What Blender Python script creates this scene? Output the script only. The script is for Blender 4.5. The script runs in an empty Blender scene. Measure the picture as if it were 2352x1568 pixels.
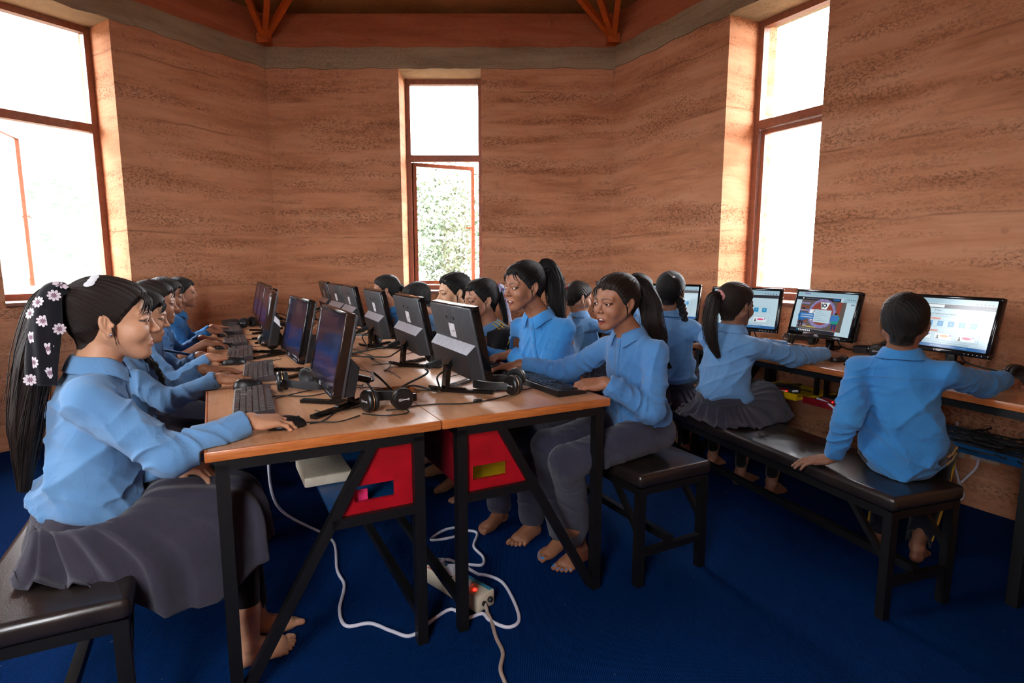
import bpy, math, random, os
import numpy as np
from mathutils import Vector, Matrix, noise as mnoise
random.seed(7); rng = np.random.default_rng(7)
SC = bpy.context.scene
COL = SC.collection
PI = math.pi
FAST = float(os.environ.get('SCENE_RES', '1.0'))

# ------------------------------------------------------------------ frames
ANG = math.radians(27.7)                      # heading of the central desks
UX = np.array([math.cos(ANG), math.sin(ANG)]); VX = np.array([-math.sin(ANG), math.cos(ANG)])
SO = np.array([-.222, 1.734])                 # near end of the seam between the two desk rows
DESK = .74
def W(u, v, z=0.):
    p = SO + u*UX + v*VX
    return np.array([p[0], p[1], z])

# ------------------------------------------------------------------ objects
def tag(o, label=None, cat=None, group=None, kind=None):
    if label: o['label'] = label
    if cat: o['category'] = cat
    if group: o['group'] = group
    if kind: o['kind'] = kind
    return o
def empty(name, loc=(0, 0, 0), rz=0., parent=None):
    o = bpy.data.objects.new(name, None); COL.objects.link(o)
    o.location = loc; o.rotation_euler = (0, 0, rz); o.empty_display_size = .05
    if parent: o.parent = parent
    return o
def kids(o):
    return [c for c in bpy.data.objects if c.parent == o]
def copy_tree(o, parent=None):
    c = o.copy(); COL.objects.link(c)
    if parent: c.parent = parent
    for ch in kids(o): copy_tree(ch, c)
    return c

class MB:
    """collects shapes, then links them as one mesh object"""
    def __init__(self): self.v = []; self.f = []; self.m = []; self.n = 0; self.mats = []
    def mi(self, mat):
        if mat is None: return 0
        if mat not in self.mats: self.mats.append(mat)
        return self.mats.index(mat)
    def raw(self, vs, fs, mat=None, M=None):
        vs = np.asarray(vs, float)
        if M is not None:
            M = np.array(M); vs = vs @ M[:3, :3].T + M[:3, 3]
        self.v.append(vs); k = self.mi(mat)
        for f in fs: self.f.append([i+self.n for i in f]); self.m.append(k)
        self.n += len(vs); return self
    def box(self, lo, hi, mat=None, M=None, bev=0.):
        if bev > 0: return self.rbox(lo, hi, bev, mat, M)
        x0, y0, z0 = lo; x1, y1, z1 = hi
        vs = [(x0,y0,z0),(x1,y0,z0),(x1,y1,z0),(x0,y1,z0),(x0,y0,z1),(x1,y0,z1),(x1,y1,z1),(x0,y1,z1)]
        return self.raw(vs, [(0,3,2,1),(4,5,6,7),(0,1,5,4),(1,2,6,5),(2,3,7,6),(3,0,4,7)], mat, M)
    def rbox(self, lo, hi, b, mat=None, M=None, seg=2):
        # vertical-edge rounded box with chamfered top and bottom
        x0, y0, z0 = lo; x1, y1, z1 = hi
        b = min(b, (x1-x0)/2.01, (y1-y0)/2.01, (z1-z0)/2.01)
        def ring(ins, z):
            r = max(b-ins, 1e-4); out = []
            for cx, cy, a0 in ((x1-b, y1-b, 0), (x0+b, y1-b, 90), (x0+b, y0+b, 180), (x1-b, y0+b, 270)):
                for i in range(seg+1):
                    a = math.radians(a0+90*i/seg); out.append((cx+r*math.cos(a), cy+r*math.sin(a), z))
            return out
        rs = []
        for i in range(seg+1):
            a = PI/2*i/seg; rs.append(ring(b*(1-math.sin(a)), z0+b*(1-math.cos(a))))
        for i in range(seg+1):
            a = PI/2*i/seg; rs.append(ring(b*(1-math.cos(a)), z1-b*(1-math.sin(a))))
        n = len(rs[0]); vs = [p for r in rs for p in r]; fs = []
        for k in range(len(rs)-1):
            for i in range(n): fs.append((k*n+i, k*n+(i+1) % n, (k+1)*n+(i+1) % n, (k+1)*n+i))
        fs.append(tuple(range(n))[::-1]); fs.append(tuple(range((len(rs)-1)*n, len(rs)*n)))
        return self.raw(vs, fs, mat, M)
    def prism(self, poly, z0, z1, mat=None, M=None):
        n = len(poly); vs = [(x, y, z0) for x, y in poly]+[(x, y, z1) for x, y in poly]
        fs = [tuple(range(n))[::-1], tuple(range(n, 2*n))]+[(i, (i+1) % n, n+(i+1) % n, n+i) for i in range(n)]
        return self.raw(vs, fs, mat, M)
    def bar(self, a, b, w, h, mat=None, up=(0, 0, 1), M=None):
        a = np.array(a, float); b = np.array(b, float); d = b-a; L = np.linalg.norm(d); d /= L
        up = np.array(up, float)
        if abs(d @ up) > .98: up = np.array([1., 0, 0])
        s = np.cross(d, up); s /= np.linalg.norm(s); t = np.cross(s, d)
        vs = [p+s*i*w/2+t*j*h/2 for p in (a, b) for i, j in ((-1,-1),(1,-1),(1,1),(-1,1))]
        return self.raw(vs, [(0,1,2,3),(7,6,5,4),(0,4,5,1),(1,5,6,2),(2,6,7,3),(3,7,4,0)], mat, M)
    def tube(self, pts, r, n=8, mat=None, M=None, cap=True):
        pts = np.asarray(pts, float); k = len(pts)
        r = np.broadcast_to(np.asarray(r, float), (k,))
        T = np.gradient(pts, axis=0); T /= np.linalg.norm(T, axis=1)[:, None]+1e-12
        ref = np.array([0, 0, 1.]) if abs(T[0][2]) < .9 else np.array([1., 0, 0])
        s = np.cross(T[0], ref); s /= np.linalg.norm(s); vs = []
        a = np.arange(n)*2*PI/n
        for i in range(k):
            s = s-T[i]*(s @ T[i]); s /= np.linalg.norm(s)+1e-12; t = np.cross(T[i], s)
            vs.append(pts[i]+r[i]*(np.cos(a)[:, None]*s+np.sin(a)[:, None]*t))
        fs = [(i*n+j, i*n+(j+1) % n, (i+1)*n+(j+1) % n, (i+1)*n+j) for i in range(k-1) for j in range(n)]
        if cap: fs += [tuple(range(n))[::-1], tuple(range((k-1)*n, k*n))]
        return self.raw(np.concatenate(vs), fs, mat, M)
    def lathe(self, prof, n=24, mat=None, M=None):
        # profile of (radius, z) about the local z axis
        vs = []; fs = []; k = len(prof)
        for r, z in prof:
            for j in range(n):
                a = 2*PI*j/n; vs.append((r*math.cos(a), r*math.sin(a), z))
        for i in range(k-1):
            for j in range(n): fs.append((i*n+j, i*n+(j+1) % n, (i+1)*n+(j+1) % n, (i+1)*n+j))
        fs += [tuple(range(n))[::-1], tuple(range((k-1)*n, k*n))]
        return self.raw(vs, fs, mat, M)
    def ball(self, c, r, mat=None, M=None, n=14):
        r = np.broadcast_to(np.asarray(r, float), (3,)); vs = []; fs = []; h = n//2
        for i in range(h+1):
            p = PI*i/h
            for j in range(n):
                a = 2*PI*j/n
                vs.append((c[0]+r[0]*math.sin(p)*math.cos(a), c[1]+r[1]*math.sin(p)*math.sin(a), c[2]-r[2]*math.cos(p)))
        for i in range(h):
            for j in range(n): fs.append((i*n+j, i*n+(j+1) % n, (i+1)*n+(j+1) % n, (i+1)*n+j))
        return self.raw(vs, fs, mat, M)
    def build(self, name, mat=None, parent=None, smooth=None, loc=None):
        me = bpy.data.meshes.new(name)
        V = np.concatenate(self.v) if self.v else np.zeros((0, 3))
        me.from_pydata(V.tolist(), [], self.f); me.validate(clean_customdata=False)
        mats = self.mats if self.mats else ([mat] if mat else [])
        for m_ in mats: me.materials.append(m_)
        if len(self.mats) > 1 and len(me.polygons) == len(self.m): me.polygons.foreach_set('material_index', self.m)
        me.update()
        o = bpy.data.objects.new(name, me); COL.objects.link(o)
        if parent: o.parent = parent
        if loc is not None: o.location = loc
        if smooth is not None:
            me.polygons.foreach_set('use_smooth', [True]*len(me.polygons))
            if smooth < 170:
                me.set_sharp_from_angle(angle=math.radians(smooth))
        return o

def spline(pts, n=12):
    """Catmull-Rom through the points"""
    p = np.asarray(pts, float); p = np.vstack([2*p[0]-p[1], p, 2*p[-1]-p[-2]]); out = []
    for i in range(1, len(p)-2):
        for t in np.linspace(0, 1, n, endpoint=False):
            a, b, c, d = p[i-1], p[i], p[i+1], p[i+2]
            out.append(.5*((2*b)+(c-a)*t+(2*a-5*b+4*c-d)*t*t+(3*b-a-3*c+d)*t**3))
    out.append(p[-2]); return np.array(out)
def TR(x=0, y=0, z=0): return np.array(Matrix.Translation((x, y, z)))
def RX(a): return np.array(Matrix.Rotation(a, 4, 'X'))
def RY(a): return np.array(Matrix.Rotation(a, 4, 'Y'))
def RZ(a): return np.array(Matrix.Rotation(a, 4, 'Z'))
def text_mesh(s, size, M, mb, mat, align='CENTER', ext=0.0):
    cu = bpy.data.curves.new('t', 'FONT'); cu.body = s; cu.size = size; cu.align_x = align; cu.align_y = 'CENTER'
    cu.extrude = ext; cu.resolution_u = 3
    o = bpy.data.objects.new('t', cu); COL.objects.link(o)
    dg = bpy.context.evaluated_depsgraph_get(); me = bpy.data.meshes.new_from_object(o.evaluated_get(dg))
    mb.raw([v.co[:] for v in me.vertices], [tuple(p.vertices) for p in me.polygons], mat, M)
    bpy.data.objects.remove(o); bpy.data.curves.remove(cu); bpy.data.meshes.remove(me)

# ------------------------------------------------------------------ materials
def srgb(r, g, b):
    f = lambda c: (c/255/12.92) if c/255 <= .04045 else ((c/255+.055)/1.055)**2.4
    return (f(r), f(g), f(b), 1.)
class NT:
    def __init__(self, name):
        self.m = bpy.data.materials.new(name); self.m.use_nodes = True
        self.t = self.m.node_tree; self.t.nodes.clear()
        self.out = self.t.nodes.new('ShaderNodeOutputMaterial')
    def n(self, typ, **kw):
        nd = self.t.nodes.new('ShaderNode'+typ)
        for k, v in kw.items():
            if k.startswith('_'): setattr(nd, k[1:], v)
            else:
                key = k.replace('_', ' ') if k not in nd.inputs else k
                self.set(nd, key, v)
        return nd
    def set(self, nd, key, v):
        s = nd.inputs[key]
        if isinstance(v, bpy.types.NodeSocket): self.t.links.new(v, s)
        else: s.default_value = v
    def link(self, a, b): self.t.links.new(a, b)
    def pos(self, scale=(1, 1, 1), space='POS'):
        if space == 'POS': src = self.n('NewGeometry').outputs['Position']
        else: src = self.n('TexCoord').outputs['Object']
        mp = self.n('Mapping'); self.link(src, mp.inputs['Vector']); mp.inputs['Scale'].default_value = scale
        return mp.outputs['Vector']
    def noise(self, vec, scale, detail=4, rough=.55, dist=0.):
        nd = self.n('TexNoise', Scale=scale, Detail=detail, Roughness=rough, Distortion=dist)
        self.link(vec, nd.inputs['Vector']); return nd.outputs['Fac']
    def ramp(self, fac, stops, interp='LINEAR'):
        nd = self.n('ValToRGB'); self.link(fac, nd.inputs['Fac']); cr = nd.color_ramp; cr.interpolation = interp
        while len(cr.elements) < len(stops): cr.elements.new(.5)
        for e, (p, c) in zip(cr.elements, stops):
            e.position = p; e.color = c if len(c) == 4 else (*c, 1)
        return nd.outputs['Color']
    def mix(self, fac, a, b, blend='MIX'):
        nd = self.n('Mix', _data_type='RGBA', _blend_type=blend)
        for i, v in ((0, fac), (6, a), (7, b)):
            if isinstance(v, bpy.types.NodeSocket): self.link(v, nd.inputs[i])
            else: nd.inputs[i].default_value = v
        return nd.outputs[2]
    def math(self, op, a, b=0., clamp=False):
        nd = self.n('Math', _operation=op, _use_clamp=clamp)
        for i, v in ((0, a), (1, b)):
            if isinstance(v, bpy.types.NodeSocket): self.link(v, nd.inputs[i])
            else: nd.inputs[i].default_value = v
        return nd.outputs[0]
    def bump(self, h, strength=.3, dist=.01):
        nd = self.n('Bump', Strength=strength, Distance=dist); self.link(h, nd.inputs['Height']); return nd.outputs['Normal']
    def bsdf(self, base, rough=.6, metal=0., spec=.5, normal=None, emit=None, estr=0., sheen=0., coat=0., sss=0.):
        p = self.n('BsdfPrincipled')
        self.set(p, 'Base Color', base); self.set(p, 'Roughness', rough); p.inputs['Metallic'].default_value = metal
        p.inputs['Specular IOR Level'].default_value = spec
        if normal is not None: self.link(normal, p.inputs['Normal'])
        if emit is not None: self.set(p, 'Emission Color', emit); p.inputs['Emission Strength'].default_value = estr
        if sheen: p.inputs['Sheen Weight'].default_value = sheen
        if coat: p.inputs['Coat Weight'].default_value = coat; p.inputs['Coat Roughness'].default_value = .12
        if sss:
            p.inputs['Subsurface Weight'].default_value = sss; p.inputs['Subsurface Radius'].default_value = (.012, .005, .003)
            p.inputs['Subsurface Scale'].default_value = .5
        self.link(p.outputs[0], self.out.inputs['Surface']); return p
M = {}
def plain(key, rgb, rough=.5, metal=0., spec=.5, vary=.06, scale=30, **kw):
    """a plain coloured surface with a little procedural variation"""
    t = NT(key); c = srgb(*rgb); v = t.noise(t.pos(space='OBJ'), scale, 3)
    d = tuple(max(0, x*(1-vary*2)) for x in c[:3])+(1,); l = tuple(min(1, x*(1+vary*2)) for x in c[:3])+(1,)
    t.bsdf(t.ramp(v, [(.3, d), (.7, l)]), rough, metal, spec, **kw); M[key] = t.m; return t.m
def emis(key, rgb, s):
    t = NT(key); t.bsdf(srgb(0, 0, 0), .15, 0, .5, emit=srgb(*rgb), estr=s); M[key] = t.m; return t.m

def earth_mat(key, base, dark, light, pits=1., grey=0.):
    t = NT(key); p = t.pos()
    lay = t.noise(t.pos((.8, .8, 5.5)), 1.6, 5, .66, .35)
    lay2 = t.noise(t.pos((1.2, 1.2, 22)), 1.5, 3, .6)
    big = t.noise(p, .8, 1)
    col = t.ramp(lay, [(.30, srgb(*dark)), (.5, srgb(*base)), (.72, srgb(*light))])
    col = t.mix(t.ramp(lay2, [(.36, (.22, .22, .22)), (.52, (0, 0, 0))]), col, srgb(*dark))
    col = t.mix(t.ramp(big, [(.35, (.3, .3, .3)), (.65, (0, 0, 0))]), col, srgb(*light))
    # rough pitted bands between the compacted layers
    band = t.ramp(t.noise(t.pos((.5, .5, 4.6)), 1.9, 3, .6), [(.44, (0, 0, 0)), (.62, (1, 1, 1))])
    pit = t.ramp(t.noise(t.pos((1, 1, 1.7)), 46, 3, .75), [(.50, (0, 0, 0)), (.60, (1, 1, 1))])
    pm = t.math('MULTIPLY', t.math('MULTIPLY', band, pit), .62*pits)
    col = t.mix(pm, col, srgb(int(dark[0]*.66), int(dark[1]*.6), int(dark[2]*.55)))
    spot = t.ramp(t.noise(p, 9, 2, .6), [(.66, (0, 0, 0)), (.74, (1, 1, 1))])
    col = t.mix(t.math('MULTIPLY', spot, .28), col, srgb(int(dark[0]*.7), int(dark[1]*.7), int(dark[2]*.7)))
    # joints left between the compacted lifts
    zz = t.n('SeparateXYZ', Vector=t.n('NewGeometry').outputs['Position']).outputs['Z']
    fr = t.math('FRACT', t.math('ADD', t.math('DIVIDE', zz, .43), t.math('MULTIPLY', t.noise(p, 2.3, 2, .6), .16)))
    jn = t.ramp(t.math('ABSOLUTE', t.math('SUBTRACT', fr, .5)), [(.0, (1, 1, 1)), (.022, (0, 0, 0))])
    jm = t.math('MULTIPLY', jn, t.ramp(t.noise(p, 1.7, 3), [(.42, (0, 0, 0)), (.6, (.5, .5, .5))])); pm = t.math('MAXIMUM', pm, t.math('MULTIPLY', jm, pits))
    col = t.mix(t.math('MULTIPLY', jm, pits), col, srgb(int(dark[0]*.66), int(dark[1]*.6), int(dark[2]*.55)))
    h = t.math('ADD', t.math('MULTIPLY', lay2, .6), t.math('MULTIPLY', t.noise(p, 60, 2, .7), .5))
    h = t.math('SUBTRACT', h, t.math('MULTIPLY', pm, 1.2))
    t.bsdf(col, .9, 0, .15, t.bump(h, .55, .012)); M[key] = t.m
earth_mat('rammed_earth', (204, 144, 108), (170, 112, 78), (216, 164, 128))
earth_mat('plaster_red', (178, 106, 74), (156, 90, 60), (190, 120, 86), pits=.25)
earth_mat('concrete_beam', (162, 144, 118), (136, 118, 94), (178, 160, 134), pits=.4)
earth_mat('roof_board', (198, 142, 92), (170, 116, 72), (212, 158, 106), pits=.3)
def carpet():
    t = NT('carpet'); p = t.pos()
    v = t.noise(p, 240, 3, .7); b = t.noise(p, 1.3, 4)
    w1 = t.n('TexWave', _wave_type='BANDS', Scale=140., Distortion=1.5, Detail=2.); t.link(t.pos((.4, 1, 1)), w1.inputs['Vector'])
    c = t.ramp(v, [(.3, srgb(0, 22, 64)), (.7, srgb(0, 56, 120))])
    c = t.mix(t.ramp(b, [(.4, (0, 0, 0)), (.7, (.5, .5, .5))]), c, srgb(0, 30, 84))
    # lint flecks
    fl = t.ramp(t.noise(p, 34, 1, .3), [(.80, (0, 0, 0)), (.83, (1, 1, 1))])
    c = t.mix(t.math('MULTIPLY', fl, .35), c, srgb(120, 130, 150))
    t.bsdf(c, .95, 0, .06, t.bump(t.math('ADD', v, w1.outputs['Fac']), .5, .006)); M['carpet'] = t.m
carpet()
def laminate():
    t = NT('laminate')
    g = t.noise(t.pos((60, 3.2, 60), 'OBJ'), 2.2, 5, .6, .3); g2 = t.noise(t.pos((9, 1.2, 9), 'OBJ'), 2, 3)
    c = t.ramp(g, [(.3, srgb(196, 142, 102)), (.7, srgb(218, 166, 126))])
    c = t.mix(t.ramp(g2, [(.35, (.3, .3, .3)), (.65, (0, 0, 0))]), c, srgb(188, 130, 90))
    r = t.ramp(t.noise(t.pos(space='OBJ'), 14, 3), [(.3, (.27, .27, .27)), (.7, (.36, .36, .36))])
    t.bsdf(c, r, 0, .45); M['laminate'] = t.m
    t = NT('varnished_edge'); g = t.noise(t.pos((3, 3, 40), 'OBJ'), 4, 4)
    t.bsdf(t.ramp(g, [(.3, srgb(172, 92, 40)), (.7, srgb(206, 122, 62))]), .35, 0, .5, coat=.3); M['varnished_edge'] = t.m
laminate()
def worn_metal():
    t = NT('black_metal'); p = t.pos()
    w = t.ramp(t.noise(p, 18, 5, .7), [(.68, (0, 0, 0)), (.74, (1, 1, 1))])
    z = t.ramp(t.n('SeparateXYZ', Vector=t.n('NewGeometry').outputs['Position']).outputs['Z'], [(0.0, (1, 1, 1)), (.05, (.15, .15, .15)), (.6, (.25, .25, .25))])
    c = t.mix(t.math('MULTIPLY', w, z), srgb(22, 21, 22), srgb(112, 92, 72))
    t.bsdf(c, .42, .2, .5, t.bump(t.noise(p, 60, 2), .1, .003)); M['black_metal'] = t.m
worn_metal()
def leatherette():
    t = NT('leatherette'); p = t.pos(space='OBJ')
    v = t.n('TexVoronoi', Scale=170., _feature='DISTANCE_TO_EDGE'); t.link(p, v.inputs['Vector'])
    wr = t.noise(p, 7, 5, .6)
    c = t.ramp(wr, [(.3, srgb(26, 21, 20)), (.7, srgb(44, 35, 32))])
    h = t.math('ADD', t.math('MULTIPLY', v.outputs['Distance'], .6), t.math('MULTIPLY', wr, 1.5))
    t.bsdf(c, .33, 0, .6, t.bump(h, .09, .004), coat=.25); M['leatherette'] = t.m
leatherette()
plain('frame_dark', (74, 52, 40), .5, vary=.1); plain('frame_rust', (176, 92, 56), .55, vary=.08)
plain('black_plastic', (24, 24, 26), .38); plain('dark_plastic', (40, 40, 43), .42, spec=.4)
plain('gloss_black', (12, 12, 14), .12, vary=.02); plain('grey_back', (74, 76, 80), .36, .25)
plain('silver', (168, 174, 184), .3, .6); plain('rubber', (20, 20, 22), .6)
plain('sticker', (212, 210, 214), .6); plain('key_grey', (58, 50, 52), .4); plain('key_black', (30, 30, 33), .35)
plain('red_paint', (168, 14, 28), .35, vary=.1, scale=12); plain('dark_red_paint', (122, 12, 24), .4, vary=.1)
plain('yellow_paint', (214, 172, 10), .4, vary=.08); plain('blue_paint', (10, 74, 128), .4, vary=.08)
plain('white_plastic', (222, 222, 236), .45, vary=.03); plain('cream_plastic', (214, 202, 180), .45, vary=.04)
plain('beige_cord', (176, 160, 146), .5); plain('orange_steel', (190, 88, 24), .5, vary=.08)
plain('white_mark', (226, 228, 232), .5, vary=.01); plain('gold_trim', (176, 132, 78), .3, .7)
plain('pink_case', (226, 50, 110), .4); plain('teal_print', (50, 140, 170), .5)
emis('red_led', (255, 30, 20), 4.)
def plywood():
    t = NT('plywood'); g = t.noise(t.pos((2, 2, 30), 'OBJ'), 3, 5, .6, .4)
    t.bsdf(t.ramp(g, [(.3, srgb(120, 74, 44)), (.7, srgb(156, 104, 66))]), .55, 0, .3); M['plywood'] = t.m
plywood()
def clear():
    t = NT('window_glass'); a = t.n('BsdfTransparent'); b = t.n('BsdfGlossy', Roughness=.02)
    mx = t.n('MixShader', Fac=.06); t.link(a.outputs[0], mx.inputs[1]); t.link(b.outputs[0], mx.inputs[2])
    t.link(mx.outputs[0], t.out.inputs['Surface']); M['window_glass'] = t.m
    t = NT('clear_film'); a = t.n('BsdfTransparent', Color=(.94, .94, .97, 1)); b = t.n('BsdfGlossy', Roughness=.12)
    b.inputs['Roughness'].default_value = .04; nz = t.noise(t.pos(space='OBJ'), 14, 2, .5); bm = t.bump(nz, .12, .004); t.link(bm, b.inputs['Normal'])
    mx = t.n('MixShader', Fac=.13); t.link(a.outputs[0], mx.inputs[1]); t.link(b.outputs[0], mx.inputs[2])
    t.link(mx.outputs[0], t.out.inputs['Surface']); M['clear_film'] = t.m
clear()
# ------------------------------------------------------------------ the room: a six-sided rammed-earth hall
HEX = [np.array(p) for p in ((-2.21, 5.4), (.918, 5.4), (2.648, 2.186), (1.15, -.5), (-2.5, -.5), (-3.956, 2.659))]
TH = .5; BEAM0, BEAM1, EAVE = 2.957, 3.135, 3.42
NAMES = ['back', 'right', 'rear_right', 'rear', 'rear_left', 'left']
def edge(i):
    a, b = HEX[i], HEX[(i+1) % 6]; d = (b-a)/np.linalg.norm(b-a); n = np.array([-d[1], d[0]])
    return a, b, d, n                           # n points outwards (the list runs clockwise)
OUTER = []
for i in range(6):
    a0, b0, d0, n0 = edge(i-1); a1, b1, d1, n1 = edge(i)
    A = np.array([n0, n1]); OUTER.append(np.linalg.solve(A, [n0 @ a0+TH, n1 @ a1+TH]))
def wall_point(i, s, off, z):
    a, b, d, n = edge(i); p = a+d*s+n*off
    return (p[0], p[1], z)
def wall_frame(i, s=0., off=0., z=0.):
    """matrix: x along the wall, y outwards, z up"""
    a, b, d, n = edge(i); p = a+d*s+n*off
    Mx = np.eye(4); Mx[:2, 0] = d; Mx[:2, 1] = n; Mx[:3, 3] = (p[0], p[1], z); return Mx
SILL, HEAD = .95, 2.957
# openings along each wall, measured from its first corner
OPEN = {0: (1.19, 1.93, SILL, HEAD), 1: (1.29, 2.03, SILL, HEAD), 5: (1.25, 2.01, SILL, HEAD),
        4: (1.2, 2.0, SILL, HEAD), 3: (1.45, 2.19, SILL, HEAD)}  # rear wall opening is unseen, added to let in fill light
def build_wall(i):
    a, b, d, n = edge(i); L = np.linalg.norm(b-a)
    oa, ob = (OUTER[i]-a) @ d, (OUTER[(i+1) % 6]-a) @ d
    s0, s1, z0, z1 = OPEN.get(i, (L*.4, L*.6, 1., 2.))
    if i == 5:                                  # left wall runs towards the back corner: mirror the opening
        s0, s1 = L-s1, L-s0
        OPEN[5] = (s0, s1, z0, z1)
    m = MB(); Mx = wall_frame(i)
    m.prism([(0, 0), (s0, 0), (s0, TH), (oa, TH)], -.02, BEAM1, M['rammed_earth'], Mx)
    m.prism([(s1, 0), (L, 0), (ob, TH), (s1, TH)], -.02, BEAM1, M['rammed_earth'], Mx)
    if z0 > 0: m.prism([(s0, 0), (s1, 0), (s1, TH), (s0, TH)], -.02, z0, M['rammed_earth'], Mx)
    if i not in OPEN: m.prism([(s0, 0), (s1, 0), (s1, TH), (s0, TH)], z0, z1, M['rammed_earth'], Mx)
    m.prism([(s0, 0), (s1, 0), (s1, TH), (s0, TH)], z1, BEAM1, M['concrete_beam'] if z1 > 2.9 else M['rammed_earth'], Mx)
    m.prism([(0, 0), (L, 0), (ob, TH), (oa, TH)], BEAM1, EAVE, M['plaster_red'], Mx)
    tag(m.build('wall_'+NAMES[i]), kind='structure')
    t = MB(); e = .012; k = e*math.tan(math.radians(30))
    # ring beam: a slightly proud, slightly uneven concrete band
    N = 40; vs = []; fs = []
    for q in range(N+1):
        s = -0+L*q/N; wob = .006*math.sin(q*1.7+i)+.005*math.sin(q*.61+2*i)
        w2 = .004*math.sin(q*1.1+3*i)
        for y, z in ((-e, BEAM0+wob), (-e, BEAM1+w2), (.05, BEAM1+w2), (.05, BEAM0+wob)): vs.append((s, y, z))
    for q in range(N):
        for j in range(4): fs.append((q*4+j, q*4+(j+1) % 4, q*4+4+(j+1) % 4, q*4+4+j))
    t.raw(vs, fs, M['concrete_beam'], Mx)
    tag(t.build('trim_%d' % (i+1)), kind='structure')
for i in range(6): build_wall(i)

fl = MB(); fl.raw([(*p, 0.) for p in OUTER], [tuple(range(6))[::-1]]); fl.raw([(*p, -.05) for p in OUTER], [tuple(range(6))])
tag(fl.build('floor', M['carpet']), kind='structure')
ce = MB(); cen = np.mean(HEX, axis=0)
ce.raw([(*(p*1.0), EAVE) for p in OUTER]+[(*cen, EAVE+1.05)]+[(*p, EAVE+.08) for p in OUTER]+[(*cen, EAVE+1.15)],
       [(i, (i+1) % 6, 6) for i in range(6)]+[(7+(i+1) % 6, 7+i, 13) for i in range(6)])
tag(ce.build('ceiling', M['roof_board']), kind='structure')
# roof struts fanning up from the corners
def strut_fan(ci, where):
    c = HEX[ci]; to = (cen-c)/np.linalg.norm(cen-c); base = np.array([*(c+to*.05), BEAM1+.06])
    root = empty('roof_strut', base)
    tag(root, 'fan of orange steel roof struts rising from the %s' % where, 'roof strut', 'orange roof struts in the corners')
    for k, da in enumerate((-24, 0, 24)):
        a = math.radians(da); d = np.array([to[0]*math.cos(a)-to[1]*math.sin(a), to[0]*math.sin(a)+to[1]*math.cos(a)])
        m = MB(); m.bar((0, 0, 0), (*(d*1.15), .62), .045, .045, M['orange_steel'], up=(0, 0, 1)); m.build('strut', parent=root)
    m = MB(); m.box((-.05, -.05, -.045), (.05, .05, .03), M['orange_steel']); m.build('foot_plate', parent=root)
strut_fan(0, 'corner left of the middle window'); strut_fan(1, 'corner right of the middle window')

# ------------------------------------------------------------------ windows
plain('window_frame_paint', (138, 84, 60), .5, vary=.1)
def window(num, wi, swing, side):
    s0, s1, z0, z1 = OPEN[wi]; wd = s1-s0; Mx = wall_frame(wi, s0, .3, 0)
    root = bpy.data.objects.new('window_%d' % num, None); COL.objects.link(root); root.matrix_world = Matrix(Mx.tolist())
    tag(root, kind='structure')
    fw, fd, zm = .045, .06, 2.235; P = M['window_frame_paint']
    f = MB()
    f.box((0, 0, z0+.02), (fw, fd, z1), P); f.box((wd-fw, 0, z0+.02), (wd, fd, z1), P)
    f.box((fw, 0, z1-fw), (wd-fw, fd, z1), P); f.box((fw, 0, z0+.02), (wd-fw, fd, z0+.02+fw), P); f.box((fw, 0, zm-.03), (wd-fw, fd, zm+.03), P)
    f.build('window_frame', parent=root)
    g = MB(); g.box((fw, .025, zm+.03), (wd-fw, .031, z1-fw), M['window_glass']); g.build('window_glass', parent=root)
    s = MB(); s.box((-.0, -.30, z0-.01), (wd, fd, z0+.02), P); s.build('window_sill', parent=root)
    # casement sash, hinged at one jamb and swung outwards
    sw, sh, b = wd-2*fw-.012, zm-.03-(z0+.02+fw)-.012, .034
    sash = bpy.data.objects.new('casement_sash', None); COL.objects.link(sash); sash.parent = root
    hx = fw+.006 if side > 0 else wd-fw-.006
    sash.location = (hx, fd*.6, z0+.02+fw+.006); sash.rotation_euler = (0, 0, swing*side)
    m = MB(); q = side
    def bx(x0, x1, za, zb, y0=-.016, y1=.016): m.box((min(q*x0, q*x1), y0, za), (max(q*x0, q*x1), y1, zb), P)
    bx(0, b, 0, sh); bx(sw-b, sw, 0, sh); bx(b, sw-b, 0, b); bx(b, sw-b, sh-b, sh)
    m.build('sash_frame', parent=sash)
    m = MB(); m.box((min(q*b, q*(sw-b)), -.003, b), (max(q*b, q*(sw-b)), .003, sh-b), M['window_glass']); m.build('sash_glass', parent=sash)
    m = MB(); m.bar((q*(sw-.017), -.02, sh*.48), (q*(sw-.017), -.05, sh*.48), .012, .012, M['frame_rust'])
    m.bar((q*(sw-.017), -.05, sh*.48), (q*(sw-.11), -.05, sh*.48), .012, .012, M['frame_rust']); m.build('sash_handle', parent=sash)
    # daylight sampling portal in the opening
    L = bpy.data.lights.new('daylight_portal', 'AREA'); L.shape = 'RECTANGLE'; L.size = wd; L.size_y = z1-z0; L.cycles.is_portal = True
    lo = bpy.data.objects.new('daylight_portal', L); COL.objects.link(lo)
    a, bb, d, n = edge(wi); c = a+d*(s0+wd/2)+n*.44
    lo.location = (*c, (z0+z1)/2); lo.rotation_euler = Vector((-n[0], -n[1], 0)).to_track_quat('-Z', 'Y').to_euler()
window(1, 5, math.radians(54), 1); window(2, 0, math.radians(25), 1); window(3, 1, 0., 1)
window(4, 4, 0., 1); window(5, 3, 0., 1)  # rear wall window is out of view, added as fill light

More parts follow.
